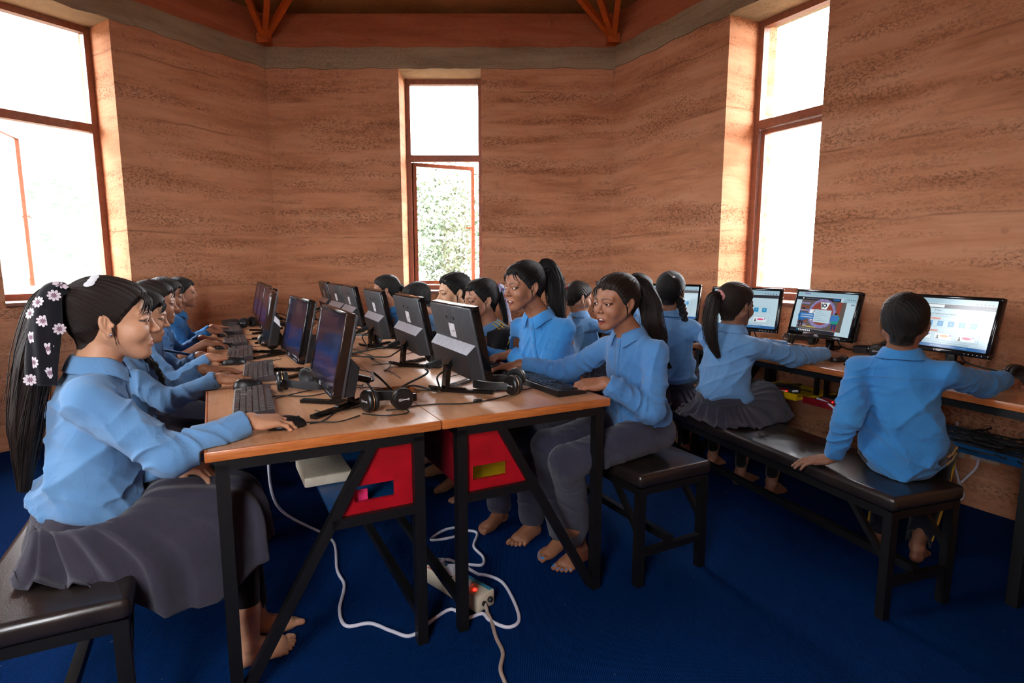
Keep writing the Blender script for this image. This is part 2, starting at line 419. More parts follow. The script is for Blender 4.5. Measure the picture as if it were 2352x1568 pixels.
# ------------------------------------------------------------------ outdoors
def leaf_mat(key, a, b):
    t = NT(key); v = t.noise(t.pos(), 2.2, 4); t.bsdf(t.ramp(v, [(.3, srgb(*a)), (.7, srgb(*b))]), .8, 0, .1); M[key] = t.m
leaf_mat('hill_green', (36, 41, 34), (56, 60, 51)); leaf_mat('leaf_green', (78, 90, 72), (110, 120, 100)); leaf_mat('dry_ground', (88, 84, 72), (110, 104, 92))
plain('bark', (86, 66, 50), .9)
g = MB(); g.raw([(-60, -30, -.45), (60, -30, -.45), (60, 90, -.45), (-60, 90, -.45)], [(0, 1, 2, 3)])
tag(g.build('ground', M['dry_ground']), kind='structure')
def hill():
    m = MB(); vs = []; fs = []; nx, ny = 60, 22
    for j in range(ny+1):
        for i in range(nx+1):
            a = math.radians(112+86*i/nx); r = 22+38*j/ny
            h = 13.5*(1-math.cos(PI*min(1, j/ny)))/2*(.55+.45*math.sin(a*2.2+2.6))
            h += 1.1*mnoise.fractal(Vector((r*math.cos(a)*.12, r*math.sin(a)*.12, 1)), 1, 2, 4)*min(1, j/4)
            vs.append((r*math.cos(a), r*math.sin(a)+3, h-.5))
    for j in range(ny):
        for i in range(nx): fs.append((j*(nx+1)+i, j*(nx+1)+i+1, (j+1)*(nx+1)+i+1, (j+1)*(nx+1)+i))
    m.raw(vs, fs); tag(m.build('hill', M['hill_green'], smooth=180), kind='structure')
hill()
def shrub(name, label, cat, loc, rad, hgt, trunk, seed, n=900):
    r = np.random.default_rng(seed); root = empty(name, loc); tag(root, label, cat)
    m = MB(); m.tube([(0, 0, -.1), (.03, .02, trunk*.5), (0, .05, trunk+hgt*.4)], [.07, .05, .02], 8, M['bark']); m.build('trunk', parent=root)
    d = r.normal(size=(n, 3)); d /= np.linalg.norm(d, axis=1)[:, None]; q = r.random(n)**.4
    lump = 1+.25*np.sin(d[:, 0]*5+seed)*np.sin(d[:, 1]*4)+.2*np.sin(d[:, 2]*6+seed)
    c = d*(q*lump)[:, None]*np.array([rad, rad, hgt/2])+np.array([0, 0, trunk+hgt/2])
    vs = []; fs = []
    for k in range(n):
        a = r.normal(size=3); a /= np.linalg.norm(a); b = np.cross(a, r.normal(size=3)); b /= np.linalg.norm(b); s = rad*.045*(.6+.8*r.random())
        vs += [c[k]-a*s, c[k]-b*s*.5, c[k]+a*s, c[k]+b*s*.5]; fs.append((4*k, 4*k+1, 4*k+2, 4*k+3))
    m = MB(); m.raw(vs, fs); m.build('foliage', M['leaf_green'], root)
shrub('tree', 'hazy green tree outside the middle window', 'tree', (-1.5, 13.5, -.4), 1.35, 2.8, .9, 3, 5200)
shrub('bush', 'dark green bush outside the left window, beside the open casement', 'bush', (-13.2, 8.6, -.4), 1.2, 2.2, .2, 5)
shrub('bush', 'smaller green bush outside the left window, near its right jamb', 'bush', (-11.0, 9.2, -.4), .8, 1.4, .2, 6)
def roof_eave(i):
    a, b, d, n = edge(i); L = np.linalg.norm(b-a); Mx = wall_frame(i)
    m = MB(); m.prism([(-.6, TH), (L+.6, TH), (L+.9, TH+.55), (-.9, TH+.55)], 3.28, 3.34, M['concrete_beam'], Mx)
    tag(m.build('roof_eave_'+NAMES[i]), kind='structure')
for i in (0, 1, 4, 5): roof_eave(i)
# ------------------------------------------------------------------ desks
def add_box_panel_with_slot(m, poly, slot, y0, y1, mat):
    """plate in the x-z plane, thickness along y, polygon (4 pts) with a rectangular slot"""
    (sx0, sz0, sx1, sz1) = slot; a, b, c, d = poly           # a bottom-left, b bottom-right, c top-right, d top-left
    def X(z, p, q):                                          # edge interpolation
        t = (z-p[1])/(q[1]-p[1]); return p[0]+t*(q[0]-p[0])
    Lf = lambda z: X(z, a, d); Rf = lambda z: X(z, b, c)
    zs = [a[1], sz0, sz1, d[1]]
    def quad(p):
        vs = [(x, y0, z) for x, z in p]+[(x, y1, z) for x, z in p]; n = 4
        m.raw(vs, [(0, 1, 2, 3), (7, 6, 5, 4)]+[(i, i+4, (i+1) % 4+4, (i+1) % 4) for i in range(4)], mat)
    quad([(Lf(zs[0]), zs[0]), (Rf(zs[0]), zs[0]), (Rf(zs[1]), zs[1]), (Lf(zs[1]), zs[1])])
    quad([(Lf(zs[2]), zs[2]), (Rf(zs[2]), zs[2]), (Rf(zs[3]), zs[3]), (Lf(zs[3]), zs[3])])
    quad([(Lf(zs[1]), zs[1]), (sx0, zs[1]), (sx0, zs[2]), (Lf(zs[2]), zs[2])])
    quad([(sx1, zs[1]), (Rf(zs[1]), zs[1]), (Rf(zs[2]), zs[2]), (sx1, zs[2])])

def central_desk(side, v0, label, inner, base):
    """side -1: left row (u<0), +1: right row. local x = across (away from the seam), y = along the desk"""
    L = 1.9; Wd = .65; g = .002
    root = empty('computer_desk', tuple(W(0, v0, 0)), ANG); tag(root, label, 'desk', 'desks pushed together in the middle of the room')
    sx = side
    def X(x0, x1): return (min(sx*x0, sx*x1), max(sx*x0, sx*x1))
    # tabletop with cable notches cut into the seam edge
    m = MB(); t0, t1 = DESK-.026, DESK
    notch = ((.41, .56), (1.38, 1.53)); nd = .075
    segs = [(g, notch[0][0], g), (notch[0][0], notch[0][1], nd), (notch[0][1], notch[1][0], g), (notch[1][0], notch[1][1], nd), (notch[1][1], L-g, g)]
    for y0, y1, x0 in segs:
        a, b = X(x0, Wd-.004); m.box((a, y0, t0), (b, y1, t1))
    m.build('tabletop', M['laminate'], root)
    m = MB()                                                  # varnished lipping on the three free edges
    a, b = X(g, Wd); m.rbox((a, -.006, t0-.002), (b, .004, t1+.0005), .003); m.box((a, L-.004-g, t0), (b, L-g, t1+.0003))
    a, b = X(Wd-.004, Wd+.004); m.rbox((a, -.006, t0-.002), (b, L-g, t1+.0005), .003)
    for y0, y1 in notch:
        a, b = X(nd, nd+.003); m.box((a, y0, t0), (b, y1, t1+.0003))
        for yy in (y0, y1): a, b = X(g, nd); m.box((a, yy-.002, t0), (b, yy+.002, t1+.0003))
    m.build('edge_trim', M['varnished_edge'], root, smooth=40)
    B = M['black_metal']; xi, xo, zt = .072, .615, .698
    for y in (.02, L-.02):
        for x in (xi, xo):
            q = MB(); q.bar((sx*x, y, 0), (sx*x, y, zt), .034, .034, B); q.build('leg', parent=root)
        q = MB(); q.bar((sx*.215, y, zt-.01), (sx*(xo-.02), y, .02), .03, .03, B, up=(0, 1, 0)); q.build('diagonal_brace', parent=root)
        q = MB(); q.bar((sx*xi, y, .465), (sx*.34, y, .465), .03, .03, B); q.build('shelf_rail', parent=root)
    q = MB()
    for y in (.02, L-.02): q.bar((sx*.055, y, zt), (sx*(xo+.016), y, zt), .034, .034, B)
    for x in (xi, xo): q.bar((sx*x, .02, zt), (sx*x, L-.02, zt), .034, .034, B)
    q.build('top_frame', parent=root)
    q = MB(); q.bar((sx*xi, .035, .10), (sx*xi, L-.035, .10), .028, .028, B); q.build('stretcher', parent=root)
    # painted compartment slung under the top
    q = MB(); y0, y1 = .03, L-.03; R_ = M['red_paint']
    xd = lambda z: .215+(zt-z)/(zt-.02)*(.595-.215)
    for y in (y0, y1):
        add_box_panel_with_slot(q, [(sx*.09, .48), (sx*xd(.48), .48), (sx*(xd(.695)), .695), (sx*.09, .695)] if sx > 0 else
                                [(-xd(.48), .48), (-.09, .48), (-.09, .695), (-xd(.695), .695)],
                                (.117, .515, .243, .563) if sx > 0 else (-.27, .515, -.147, .565), y-.006, y+.006, R_)
    a, b = X(.088, .1); q.box((a, y0+.006, .48), (b, y1-.006, .70), M['dark_red_paint'])
    a, b = X(.1, xd(.48)+.0); q.box((a, y0+.006, .478), (b, y1-.006, .49), base)
    q.build('equipment_box', parent=root)
    q = MB(); a, b = X(.1005, .108); q.box((a, y0+.007, .491), (b, y1-.007, .69), inner); q.build('box_lining', parent=root)
    return root
central_desk(-1, 0, 'near left wood laminate desk with a blue-lined red box, by the daisy-scarf girl', M['blue_paint'], M['blue_paint'])
central_desk(1, 0, 'near right wood laminate desk with a yellow-lined red box, at the open-mouthed girl', M['yellow_paint'], M['yellow_paint'])
central_desk(-1, 1.9, 'far left desk of the middle cluster, where the boys by the left wall sit', M['blue_paint'], M['blue_paint'])
central_desk(1, 1.9, 'far right desk of the middle cluster, nearest the middle window', M['yellow_paint'], M['yellow_paint'])

# small equipment inside the left box
t = empty('power_conduit', tuple(W(-.40, .62, .60)), ANG); tag(t, 'long white cable box lying in the left desk compartment', 'cable box')
m = MB(); m.rbox((-.024, -.34, -.014), (.024, .34, .014), .005, M['cream_plastic']); m.build('casing', parent=t, smooth=40)
t = empty('mini_computer', tuple(W(-.30, .38, .491)), ANG); tag(t, 'cream mini computer case on the blue board of the left desk box', 'mini computer')
m = MB(); m.rbox((-.08, -.11, 0), (.08, .11, .035), .008, M['cream_plastic']); m.build('casing', parent=t, smooth=40)
t = empty('board_computer', tuple(W(-.25, .09, .491)), ANG); tag(t, 'tiny pink and white computer behind the slot of the left red panel', 'mini computer')
m = MB(); m.rbox((-.045, -.03, 0), (.03, .03, .022), .004, M['white_plastic']); m.build('casing', parent=t, smooth=40)
m = MB(); m.rbox((-.043, -.034, .002), (.028, -.028, .05), .002, M['pink_case']); m.build('face_plate', parent=t)

# ------------------------------------------------------------------ wall desks
WA = ANG-math.radians(4.3)
WXX = np.array([math.cos(WA), math.sin(WA)]); WVV = np.array([-math.sin(WA), math.cos(WA)])
WO = W(1.922, .016)[:2]
def WP(a, b, z=0.):                               # a: depth from the front edge towards the wall, b: along
    p = WO+a*WXX+b*WVV; return np.array([p[0], p[1], z])
def wall_desk(b0, L, label, Wd=.70):
    root = empty('side_desk', tuple(WP(0, b0, 0)), WA); tag(root, label, 'desk', 'desks along the right wall')
    B = M['black_metal']
    m = MB(); m.box((.004, 0.004, DESK-.026), (Wd, L-.004, DESK)); m.build('tabletop', M['laminate'], root)
    m = MB(); m.rbox((-.004, 0, DESK-.028), (.004, L, DESK+.0005), .003); m.box((0.004, 0, DESK-.026), (Wd, .004, DESK+.0003)); m.box((.004, L-.004, DESK-.026), (Wd, L, DESK+.0003))
    m.build('edge_trim', M['varnished_edge'], root, smooth=40)
    for y in (.06, L-.06):
        for x in (.03, Wd-.05):
            q = MB(); q.bar((x, y, 0), (x, y, .70), .036, .036, B); q.build('leg', parent=root)
        q = MB(); q.bar((Wd-.08, y, .69), (.05, y, .03), .03, .03, B, up=(0, 1, 0)); q.build('diagonal_brace', parent=root)
    q = MB()
    for y in (.06, L-.06): q.bar((.015, y, .697), (Wd-.03, y, .697), .034, .034, B)
    for x in (.03, Wd-.05): q.bar((x, .06, .697), (x, L-.06, .697), .034, .034, B)
    q.build('top_frame', parent=root)
    return root
wall_desk(-.86, 1.8, 'wood laminate desk along the right wall, in front of the small boy')
wall_desk(.945, 1.75, 'farther wood laminate desk under the right window', .57)
def tray(b0, b1, mat, label, x0=.2, z=.50):
    root = empty('cable_tray', tuple(WP(x0, b0, z)), WA); tag(root, label, 'cable tray', 'painted trays under the right wall desks')
    L = b1-b0; m = MB(); m.box((0, 0, 0), (.3, L, .012), mat); m.build('shelf', parent=root)
    m = MB(); m.box((-.012, 0, -.004), (0, L, .03), mat); m.build('lip', parent=root)
    for y in (0.01, L-.01):
        q = MB(); q.bar((0.15, y, 0.01), (0.15, y, .714-z), .02, .02, M['black_metal']); q.build('hanger', parent=root)
tray(.30, .66, M['yellow_paint'], 'yellow tray with cables under the right wall desk'); tray(-.13, .26, M['dark_red_paint'], 'red tray with a red-lit box under the right wall desk')
tray(-.74, -.2, M['blue_paint'], 'blue tray of cables below the desk of the small boy', .18, .47)
def tray_box(p, label, led=True):
    t = empty('board_computer', tuple(p), WA); tag(t, label, 'mini computer')
    m = MB(); m.rbox((-.03, -.045, 0), (.06, .045, .032), .004, M['dark_plastic']); m.build('casing', parent=t, smooth=40)
    m = MB(); m.box((-.0315, -.04, .004), (-.0295, .04, .028), M['dark_red_paint']); m.build('face_plate', parent=t)
    if led:
        m = MB(); m.ball((-.032, -.03, .016), .004, M['red_led'], n=8); m.build('indicator_light', parent=t)
tray_box(WP(.25, .42, .512), 'small box with a red light on the yellow tray'); tray_box(WP(.25, .14, .512), 'small box with a red light on the red tray')
def clutter(p, seed, label, n=7, spread=.13):
    r = np.random.default_rng(seed); m = MB()
    for k in range(n):
        pts = [(p[0]+spread*r.normal()*.6, p[1]+spread*r.normal(), p[2]+.006+.012*r.random()*(k % 3)) for _ in range(6)]
        m.tube(spline(pts, 8), .0035, 6)
    tag(m.build('cable_bundle', M['rubber'], smooth=60), label, 'cables')
clutter(WP(.33, -.5, .482), 3, 'tangle of black cables on the blue tray', 9); clutter(WP(.34, .52, .512), 4, 'loose black cables on the yellow tray', 4, .07)
m = MB(); m.tube(spline([WP(.22, .2, .53), WP(.19, .1, .52), WP(.16, -.03, .46), WP(.15, -.1, .45), WP(.2, -.12, .5), WP(.27, -.02, .52)], 8), .006, 8)
tag(m.build('white_cord', M['white_plastic'], smooth=60), 'white cord drooping over the edge of the red tray', 'cord')
m = MB(); m.tube(spline([WP(.27, .36, .53), WP(.2, .42, .525), WP(.17, .5, .54), WP(.22, .6, .55), WP(.32, .64, .53)], 8), .006, 8)
tag(m.build('white_cord', M['white_plastic'], smooth=60), 'white cord looped on the yellow tray', 'cord')

# wall sockets and plug
def socket(s, z, label, plug):
    i = 1; root = bpy.data.objects.new('wall_socket', None); COL.objects.link(root); root.matrix_world = Matrix(wall_frame(i, s, -.001, z).tolist())
    tag(root, label, 'socket', 'sockets low on the right wall')
    m = MB(); m.rbox((-.06, -.012, -.042), (.06, .0, .042), .005, M['cream_plastic']); m.build('face_plate', parent=root, smooth=40)
    m = MB()
    for x, zz in ((-.012, .012), (-.03, -.012), (.006, -.012)): m.lathe([(.0055, 0), (.0055, .0012)], 10, M['black_plastic'], TR(x, -.012, zz) @ RX(PI/2))
    m.build('socket_holes', parent=root)
    m = MB(); m.rbox((.028, -.016, -.014), (.046, -.012, .014), .002, M['white_plastic']); m.build('rocker_switch', parent=root)
    if plug:
        p = bpy.data.objects.new('power_plug', None); COL.objects.link(p); p.matrix_world = Matrix(wall_frame(i, s-.012, -.013, z-.01).tolist())
        tag(p, 'white plug with its lead in the socket behind the wall desk leg', 'plug')
        q = MB(); q.raw([(-.02, 0, -.02), (.02, 0, -.02), (.012, 0, .02), (-.012, 0, .02), (-.014, -.04, -.016), (.014, -.04, -.016), (.009, -.04, .01), (-.009, -.04, .01)],
              [(3, 2, 1, 0), (4, 5, 6, 7), (0, 1, 5, 4), (1, 2, 6, 5), (2, 3, 7, 6), (3, 0, 4, 7)], M['white_plastic']); q.build('plug_body', parent=p)
        q = MB(); q.tube(spline([(0, -.028, -.012), (-.004, -.034, -.06), (-.04, -.05, -.13), (-.085, -.06, -.2), (-.13, -.07, -.255), (-.06, -.075, -.25), (-.03, -.07, -.21), (-.06, -.06, -.14), (-.095, -.06, -.02), (-.09, -.07, .1), (-.08, -.09, .16)], 8), .0062, 8, M['white_plastic']); q.build('cord', parent=p, smooth=60)
    return root
L1 = np.linalg.norm(HEX[2]-HEX[1])
def s_on_right(u, v):
    a, b, d, n = edge(1); return (W(u, v)[:2]-a) @ d
socket(s_on_right(2.75, -.315), .292, 'cream socket with a white plug, low on the wall right of the small boy', True)
socket(s_on_right(2.75, -.17), .285, 'second cream socket beside the plugged one, half behind the small boy', False)

# ------------------------------------------------------------------ benches
def bench(u, v, rz, Wd, L, label, group, zs=.45):
    root = empty('bench', tuple(W(u, v, 0)), rz); tag(root, label, 'bench', group); B = M['black_metal']; pad = .055
    m = MB(); n = 10                                        # padded seat, slightly crowned, with rolled edges
    m.rbox((0, 0, zs-pad), (Wd, L, zs), .018, seg=4)
    m.build('seat_pad', M['leatherette'], root, smooth=60)
    zf = zs-pad-.001; e = .025
    q = MB()
    for y in (e, L-e): q.bar((.008, y, zf-.014), (Wd-.008, y, zf-.014), .03, .028, B)
    for x in (e, Wd-e): q.bar((x, e, zf-.014), (x, L-e, zf-.014), .03, .028, B)
    q.build('seat_frame', parent=root)
    for y, dy in ((e, 1), (L-e, -1)):
        for x in (e, Wd-e):
            q = MB(); q.bar((x, y, 0), (x, y, zf), .032, .032, B); q.build('leg', parent=root)
            q = MB(); q.bar((x, y, zf-.19), (x, y+dy*.16, zf-.015), .02, .02, B, up=(1, 0, 0)); q.build('corner_brace', parent=root)
        q = MB(); q.bar((e, y, .13), (Wd-e, y, .13), .026, .026, B); q.build('end_rail', parent=root)
    q = MB(); q.bar((Wd/2, e, .152), (Wd/2, L-e, .152), .028, .03, B); q.build('long_rail', parent=root)
    return root
g1 = 'black padded benches on the right of the middle desks'; g2 = 'black padded benches on the left of the middle desks'
bench(.745, -.075, ANG, .37, 1.25, 'black padded bench under the open-mouthed girl, beside the near right desk', g1)
bench(.75, 1.25, ANG, .37, 1.25, 'black padded bench of the girl with the floral ribbon', g1)
bench(.75, 2.55, ANG, .37, 1.2, 'black padded bench farthest along the right side of the middle desks', g1)
bench(-1.16, -.12, ANG, .335, 1.3, 'black padded bench under the girl with the daisy scarf', g2)
bench(-1.16, 1.24, ANG, .335, 1.25, 'black padded bench behind the girl with the daisy scarf, for the next children', g2)
bench(-1.16, 2.55, ANG, .335, 1.2, 'black padded bench farthest along the left side, by the left wall', g2)
BA = math.radians(19.1)
bench(1.364, -.626, BA, .35, 2.35, 'long black bench in front of the right wall desks, carrying the small boy', 'long benches facing the right wall')
# ------------------------------------------------------------------ screens, keyboards, mice, headphones
def screen_mat(key, rgb, s, rough=.14):
    t = NT(key); t.bsdf(srgb(6, 6, 10), rough, 0, .5, emit=srgb(*rgb), estr=s); M[key] = t.m
for k, c in dict(page=(186, 212, 224), toolbar=(150, 186, 202), dark=(34, 34, 44), square=(30, 140, 196), pill=(206, 110, 84), pink=(214, 70, 120), orange=(222, 160, 90),
                 band=(24, 96, 160), line=(120, 150, 166), white=(226, 236, 240), off=(46, 40, 74), offblue=(44, 62, 130), brick=(142, 66, 54), lilac=(134, 128, 176), stone=(92, 84, 80),
                 green=(20, 150, 124), navy=(36, 56, 110), skin=(190, 140, 110), banner=(60, 120, 186), yellow=(214, 196, 90)).items():
    screen_mat('scr_'+k, c, .46 if k not in ('off', 'offblue') else .16)
MW, MH = .443, .268
def scr_poly(m, pts, mat, lift=.0008):
    m.raw([(.0125+lift, (a-.5)*(MW-.034), (b-.5)*(MH-.04)+.004) for a, b in pts], [tuple(range(len(pts)))], mat)
def scr_rect(m, a0, b0, a1, b1, mat, lift=.0008): scr_poly(m, [(a0, b0), (a1, b0), (a1, b1), (a0, b1)], mat, lift)
def scr_ell(m, a, b, ra, rb, mat, lift=.0008, a0=0, a1=2*PI): scr_poly(m, [(a+ra*math.cos(a0+(a1-a0)*i/28), b+rb*math.sin(a0+(a1-a0)*i/28)) for i in range(28)], mat, lift)
def scr_text(m, s, a, b, size, mat, lift=.0014, align='CENTER'):
    Mx = TR(.0125+lift, (a-.5)*(MW-.034), (b-.5)*(MH-.04)+.004) @ np.array([[0, 0, 1, 0], [1, 0, 0, 0], [0, 1, 0, 0], [0, 0, 0, 1.]])
    text_mesh(s, size, Mx, m, mat, align)
S_ = lambda k: M['scr_'+k]
def page_lesson():
    m = MB(); scr_rect(m, 0, 0, 1, 1, S_('page'), .0004)
    scr_rect(m, 0, .90, 1, 1, S_('toolbar')); scr_rect(m, .02, .935, .22, .985, S_('page'), .001)
    for i in range(5): scr_ell(m, .80+.04*i, .915, .008, .012, S_('dark'), .001)
    scr_rect(m, 0, .80, 1, .885, S_('dark')); scr_rect(m, .24, .815, .46, .875, S_('white'), .001)
    scr_text(m, 'E-Paath', .40, .755, .010, S_('dark')); scr_text(m, 'Interactive Digital Learning Materials', .44, .685, .0095, S_('dark')); scr_text(m, 'based on the national curriculum', .44, .635, .0075, S_('line'))
    for b in (.585, .335): scr_rect(m, .22, b-.018, .45, b+.018, S_('pill'), .001); scr_text(m, 'Select a grade' if b > .5 else 'Select a subject', .33, b, .006, S_('white'), .0018)
    scr_rect(m, .17, .41, .90, .56, S_('line'), .0009); scr_rect(m, .173, .413, .897, .557, S_('page'), .001)
    for i in range(6): a = .22+.12*i; scr_rect(m, a-.033, .43, a+.033, .54, S_('square'), .0016); scr_text(m, str(i+3), a, .485, .012, S_('white'), .002)
    scr_rect(m, .17, .14, .90, .31, S_('line'), .0009); scr_rect(m, .173, .143, .897, .307, S_('page'), .001)
    for i, k in enumerate(('square', 'orange', 'pink')):
        a = .29+.24*i; scr_rect(m, a-.1, .16, a+.1, .295, S_('line'), .0012); scr_rect(m, a-.098, .163, a+.098, .292, S_('white'), .0014)
        scr_ell(m, a+.01, .235, .05, .024, S_(k), .0018)
        scr_poly(m, [(a-.085, .175), (a-.045, .175), (a-.06, .225), (a-.07, .225)], S_('stone'), .0018); scr_ell(m, a-.065, .235, .01, .016, S_('stone'), .0019)
        scr_ell(m, a+.075, .255, .012, .018, S_('lilac'), .0018)
    for i in range(2): scr_rect(m, .25, .10-.03*i, .82, .108-.03*i, S_('line'), .001)
    scr_rect(m, 0, 0, 1, .065, S_('band'), .001); scr_rect(m, .4, .028, .8, .036, S_('toolbar'), .0014)
    return m
def page_game():
    m = MB(); scr_rect(m, 0, 0, 1, 1, S_('page'), .0004)
    scr_rect(m, 0, .90, 1, 1, S_('toolbar')); scr_rect(m, .12, .945, .22, .985, S_('lilac'), .001)
    for i in range(5): scr_ell(m, .86+.028*i, .875, .008, .011, S_('dark'), .001)
    scr_rect(m, 0, .80, .76, .885, S_('dark')); scr_rect(m, .64, .825, .74, .868, S_('band'), .001); scr_ell(m, .115, .845, .012, .02, S_('white'), .001)
    scr_rect(m, .16, .838, .5, .846, S_('line'), .001)
    scr_rect(m, .10, .09, .86, .80, S_('stone'), .0006)
    for i in range(7): scr_rect(m, .10, .16+.09*i, .26, .20+.09*i, S_('brick') if i % 2 else S_('lilac'), .0007)
    scr_rect(m, .72, .09, .79, .80, S_('brick'), .0007)
    scr_ell(m, .49, .49, .235, .36, S_('lilac'), .0009); scr_ell(m, .49, .50, .19, .29, S_('brick'), .0011)
    for i in range(16):
        t = 2*PI*i/16; scr_poly(m, [(.49+.192*math.cos(t), .49+.292*math.sin(t)), (.49+.233*math.cos(t), .49+.358*math.sin(t)), (.49+.233*math.cos(t+.03), .49+.358*math.sin(t+.03))], S_('navy'), .0012)
    scr_poly(m, [(.44, .77), (.60, .77), (.56, .60), (.47, .60)], S_('white'), .0014); scr_ell(m, .52, .695, .035, .05, S_('dark'), .0018); scr_ell(m, .52, .695, .017, .026, S_('white'), .002)
    scr_poly(m, [(.455, .74), (.475, .74), (.49, .64), (.475, .63)], S_('dark'), .0019)
    scr_poly(m, [(.28, .57), (.40, .58), (.40, .36), (.33, .29), (.28, .46)], S_('white'), .0014); scr_poly(m, [(.37, .58), (.385, .58), (.335, .44), (.325, .44)], S_('dark'), .0018)
    scr_rect(m, .13, .33, .38, .475, S_('banner'), .0022); scr_rect(m, .66, .33, .79, .475, S_('banner'), .0022)
    for i in range(2): scr_rect(m, .145, .425-.055*i, .36, .437-.055*i, S_('white'), .0026)
    scr_rect(m, .375, .27, .655, .585, S_('page'), .0024)
    for i in range(6): scr_rect(m, .395, .545-.046*i, .395+.09+.05*((i*7) % 3), .552-.046*i, S_('line'), .0028)
    # two drawn pupils beside the wheel
    for x, top, leg, hd in ((.165, 'band', 'dark', .57), (.735, 'green', 'navy', .50)):
        scr_poly(m, [(x-.035, .13), (x-.012, .13), (x, .3), (x+.012, .13), (x+.04, .13), (x+.04, .36), (x-.04, .36)], S_(leg), .0016)
        scr_poly(m, [(x-.05, .27), (x+.05, .27), (x+.075, .42), (x+.03, .50), (x-.03, .50), (x-.075, .42)], S_(top), .002)
        scr_ell(m, x, hd-.01, .022, .035, S_('skin'), .002); scr_ell(m, x, hd+.012, .026, .026, S_('dark'), .0022)
    scr_rect(m, .2, .135, .45, .15, S_('yellow'), .002)
    scr_rect(m, 0, 0, .78, .085, S_('dark'), .001)
    for i in range(8): scr_ell(m, .13+.032*i, .045, .011, .02, S_('white') if i else S_('square'), .0014)
    scr_rect(m, .80, .80, 1, .89, S_('toolbar'), .001); scr_rect(m, .93, .74, .985, .775, S_('line'), .001)
    return m
def page_dim():
    m = MB(); scr_rect(m, 0, 0, 1, 1, S_('off'), .0004); scr_rect(m, .04, .1, .96, .5, S_('offblue'), .0006); return m

def monitor_proto(content, film):
    root = empty('monitor'); tilt = math.radians(12)
    T = TR(0, 0, .206) @ RY(-tilt)
    h, wd = MH/2, MW/2; m = MB()
    for a, b, c, d in ((-wd, -h, wd, -h+.024), (-wd, h-.016, wd, h), (-wd, -h+.024, -wd+.016, h-.016), (wd-.016, -h+.024, wd, h-.016)):
        m.rbox((-.012, a, b), (.0155, c, d), .003, M['gloss_black'], T)
    m.box((-.011, -wd+.01, -h+.01), (.006, wd-.01, h-.01), M['black_plastic'], T)
    m.build('bezel', parent=root, smooth=30)
    s = content(); q = MB(); q.mats = list(s.mats); q.f = s.f; q.m = s.m; q.n = s.n
    q.v = [np.asarray(v) @ T[:3, :3].T + T[:3, 3] for v in s.v]; q.build('screen', parent=root)
    m = MB(); m.rbox((-.022, -wd+.004, -h+.004), (-.011, wd-.004, h-.004), .005, M['grey_back'], T); m.build('back_cover', parent=root, smooth=30)
    # lower bulge of the back with its light chamfer
    m = MB(); y0, y1, z0, z1, x1 = -wd+.012, wd-.012, -h+.006, -h+.105, -.058
    vs = [(-.021, y0, z0), (-.021, y1, z0), (-.021, y1, z1+.028), (-.021, y0, z1+.028), (x1, y0+.012, z0+.006), (x1, y1-.012, z0+.006), (x1, y1-.012, z1), (x1, y0+.012, z1)]
    m.raw(vs, [(0, 1, 2, 3), (7, 6, 5, 4), (0, 4, 5, 1), (1, 5, 6, 2), (3, 7, 4, 0)], M['dark_plastic'], T); m.raw(vs, [(2, 6, 7, 3)], M['silver'], T); m.build('rear_housing', parent=root)
    m = MB(); m.box((-.0228, -.03, -h+.142), (-.0218, .03, -h+.195), M['sticker'], T); m.box((-.0232, -.022, -h+.165), (-.0228, .0, -h+.168), M['grey_back'], T); m.build('rating_label', parent=root)
    for y in (-.05, .05):
        for z in (h-.05,):
            k = MB(); k.lathe([(.006, 0), (.006, .002)], 10, M['black_plastic'], T @ TR(-.022, y*.75, z) @ RY(-PI/2)); k.build('screw', parent=root)
    m = MB(); Mx = T @ TR(.0158, 0, -h+.012) @ np.array([[0, 0, 1, 0], [1, 0, 0, 0], [0, 1, 0, 0], [0, 0, 0, 1.]]); text_mesh('DELL', .016, Mx, m, M['white_mark']); m.build('wordmark', parent=root)
    m = MB()
    for i in range(5): m.box((.0155, .12+.018*i, -h+.008), (.0165, .124+.018*i, -h+.011), M['white_mark'], T)
    m.build('buttons', parent=root)
    # stand
    m = MB(); m.bar((-.052, 0, .10), (-.062, 0, .008), .042, .018, M['gloss_black'], up=(1, 0, 0)); m.bar((-.05, -.0, .1), (-.03, 0, .125), .04, .02, M['gloss_black'], up=(1, 0, 0)); m.build('neck', parent=root)
    for sg in (1, -1):
        m = MB(); a = (-.075, 0, .007); b = (.085, sg*.125, .006)
        m.bar(a, b, .026, .012, M['gloss_black']); m.bar((-.07, 0, .016), (0, sg*.055, .011), .014, .012, M['gloss_black']); m.build('foot', parent=root)
    m = MB()                                                  # cable loop tab at the rear
    for y in (-.018, .018): m.box((-.125, y-.005, .002), (-.065, y+.005, .012), M['gloss_black'], TR(-.065, 0, 0) @ RY(math.radians(14)) @ TR(.065, 0, 0))
    m.box((-.125, -.018, .002), (-.115, .018, .012), M['gloss_black'], TR(-.065, 0, 0) @ RY(math.radians(14)) @ TR(.065, 0, 0)); m.build('cable_hook', parent=root)
    if film:
        m = MB(); e = .018
        for pts in ([(e, -wd, -h), (e, wd, -h), (e, wd, h), (e, -wd, h)], [(e, -wd, h), (e, wd, h), (-.012, wd, h+.002), (-.012, -wd, h+.002)], [(e, -wd, -h), (e, -wd, h), (-.012, -wd-.002, h), (-.012, -wd-.002, -h)],
                    [(e, wd, -h), (e, wd, h), (-.012, wd+.002, h), (-.012, wd+.002, -h)], [(e, -wd, -h-.008), (e, wd, -h-.008), (e, wd, -h), (e, -wd, -h)]):
            m.raw(pts, [(0, 1, 2, 3)], M['clear_film'], T)
        m.build('protective_film', parent=root)
    return root
G_L = 'monitors in the left row of the middle desks'; G_R = 'monitors in the right row of the middle desks'; G_W = 'monitors along the right wall'
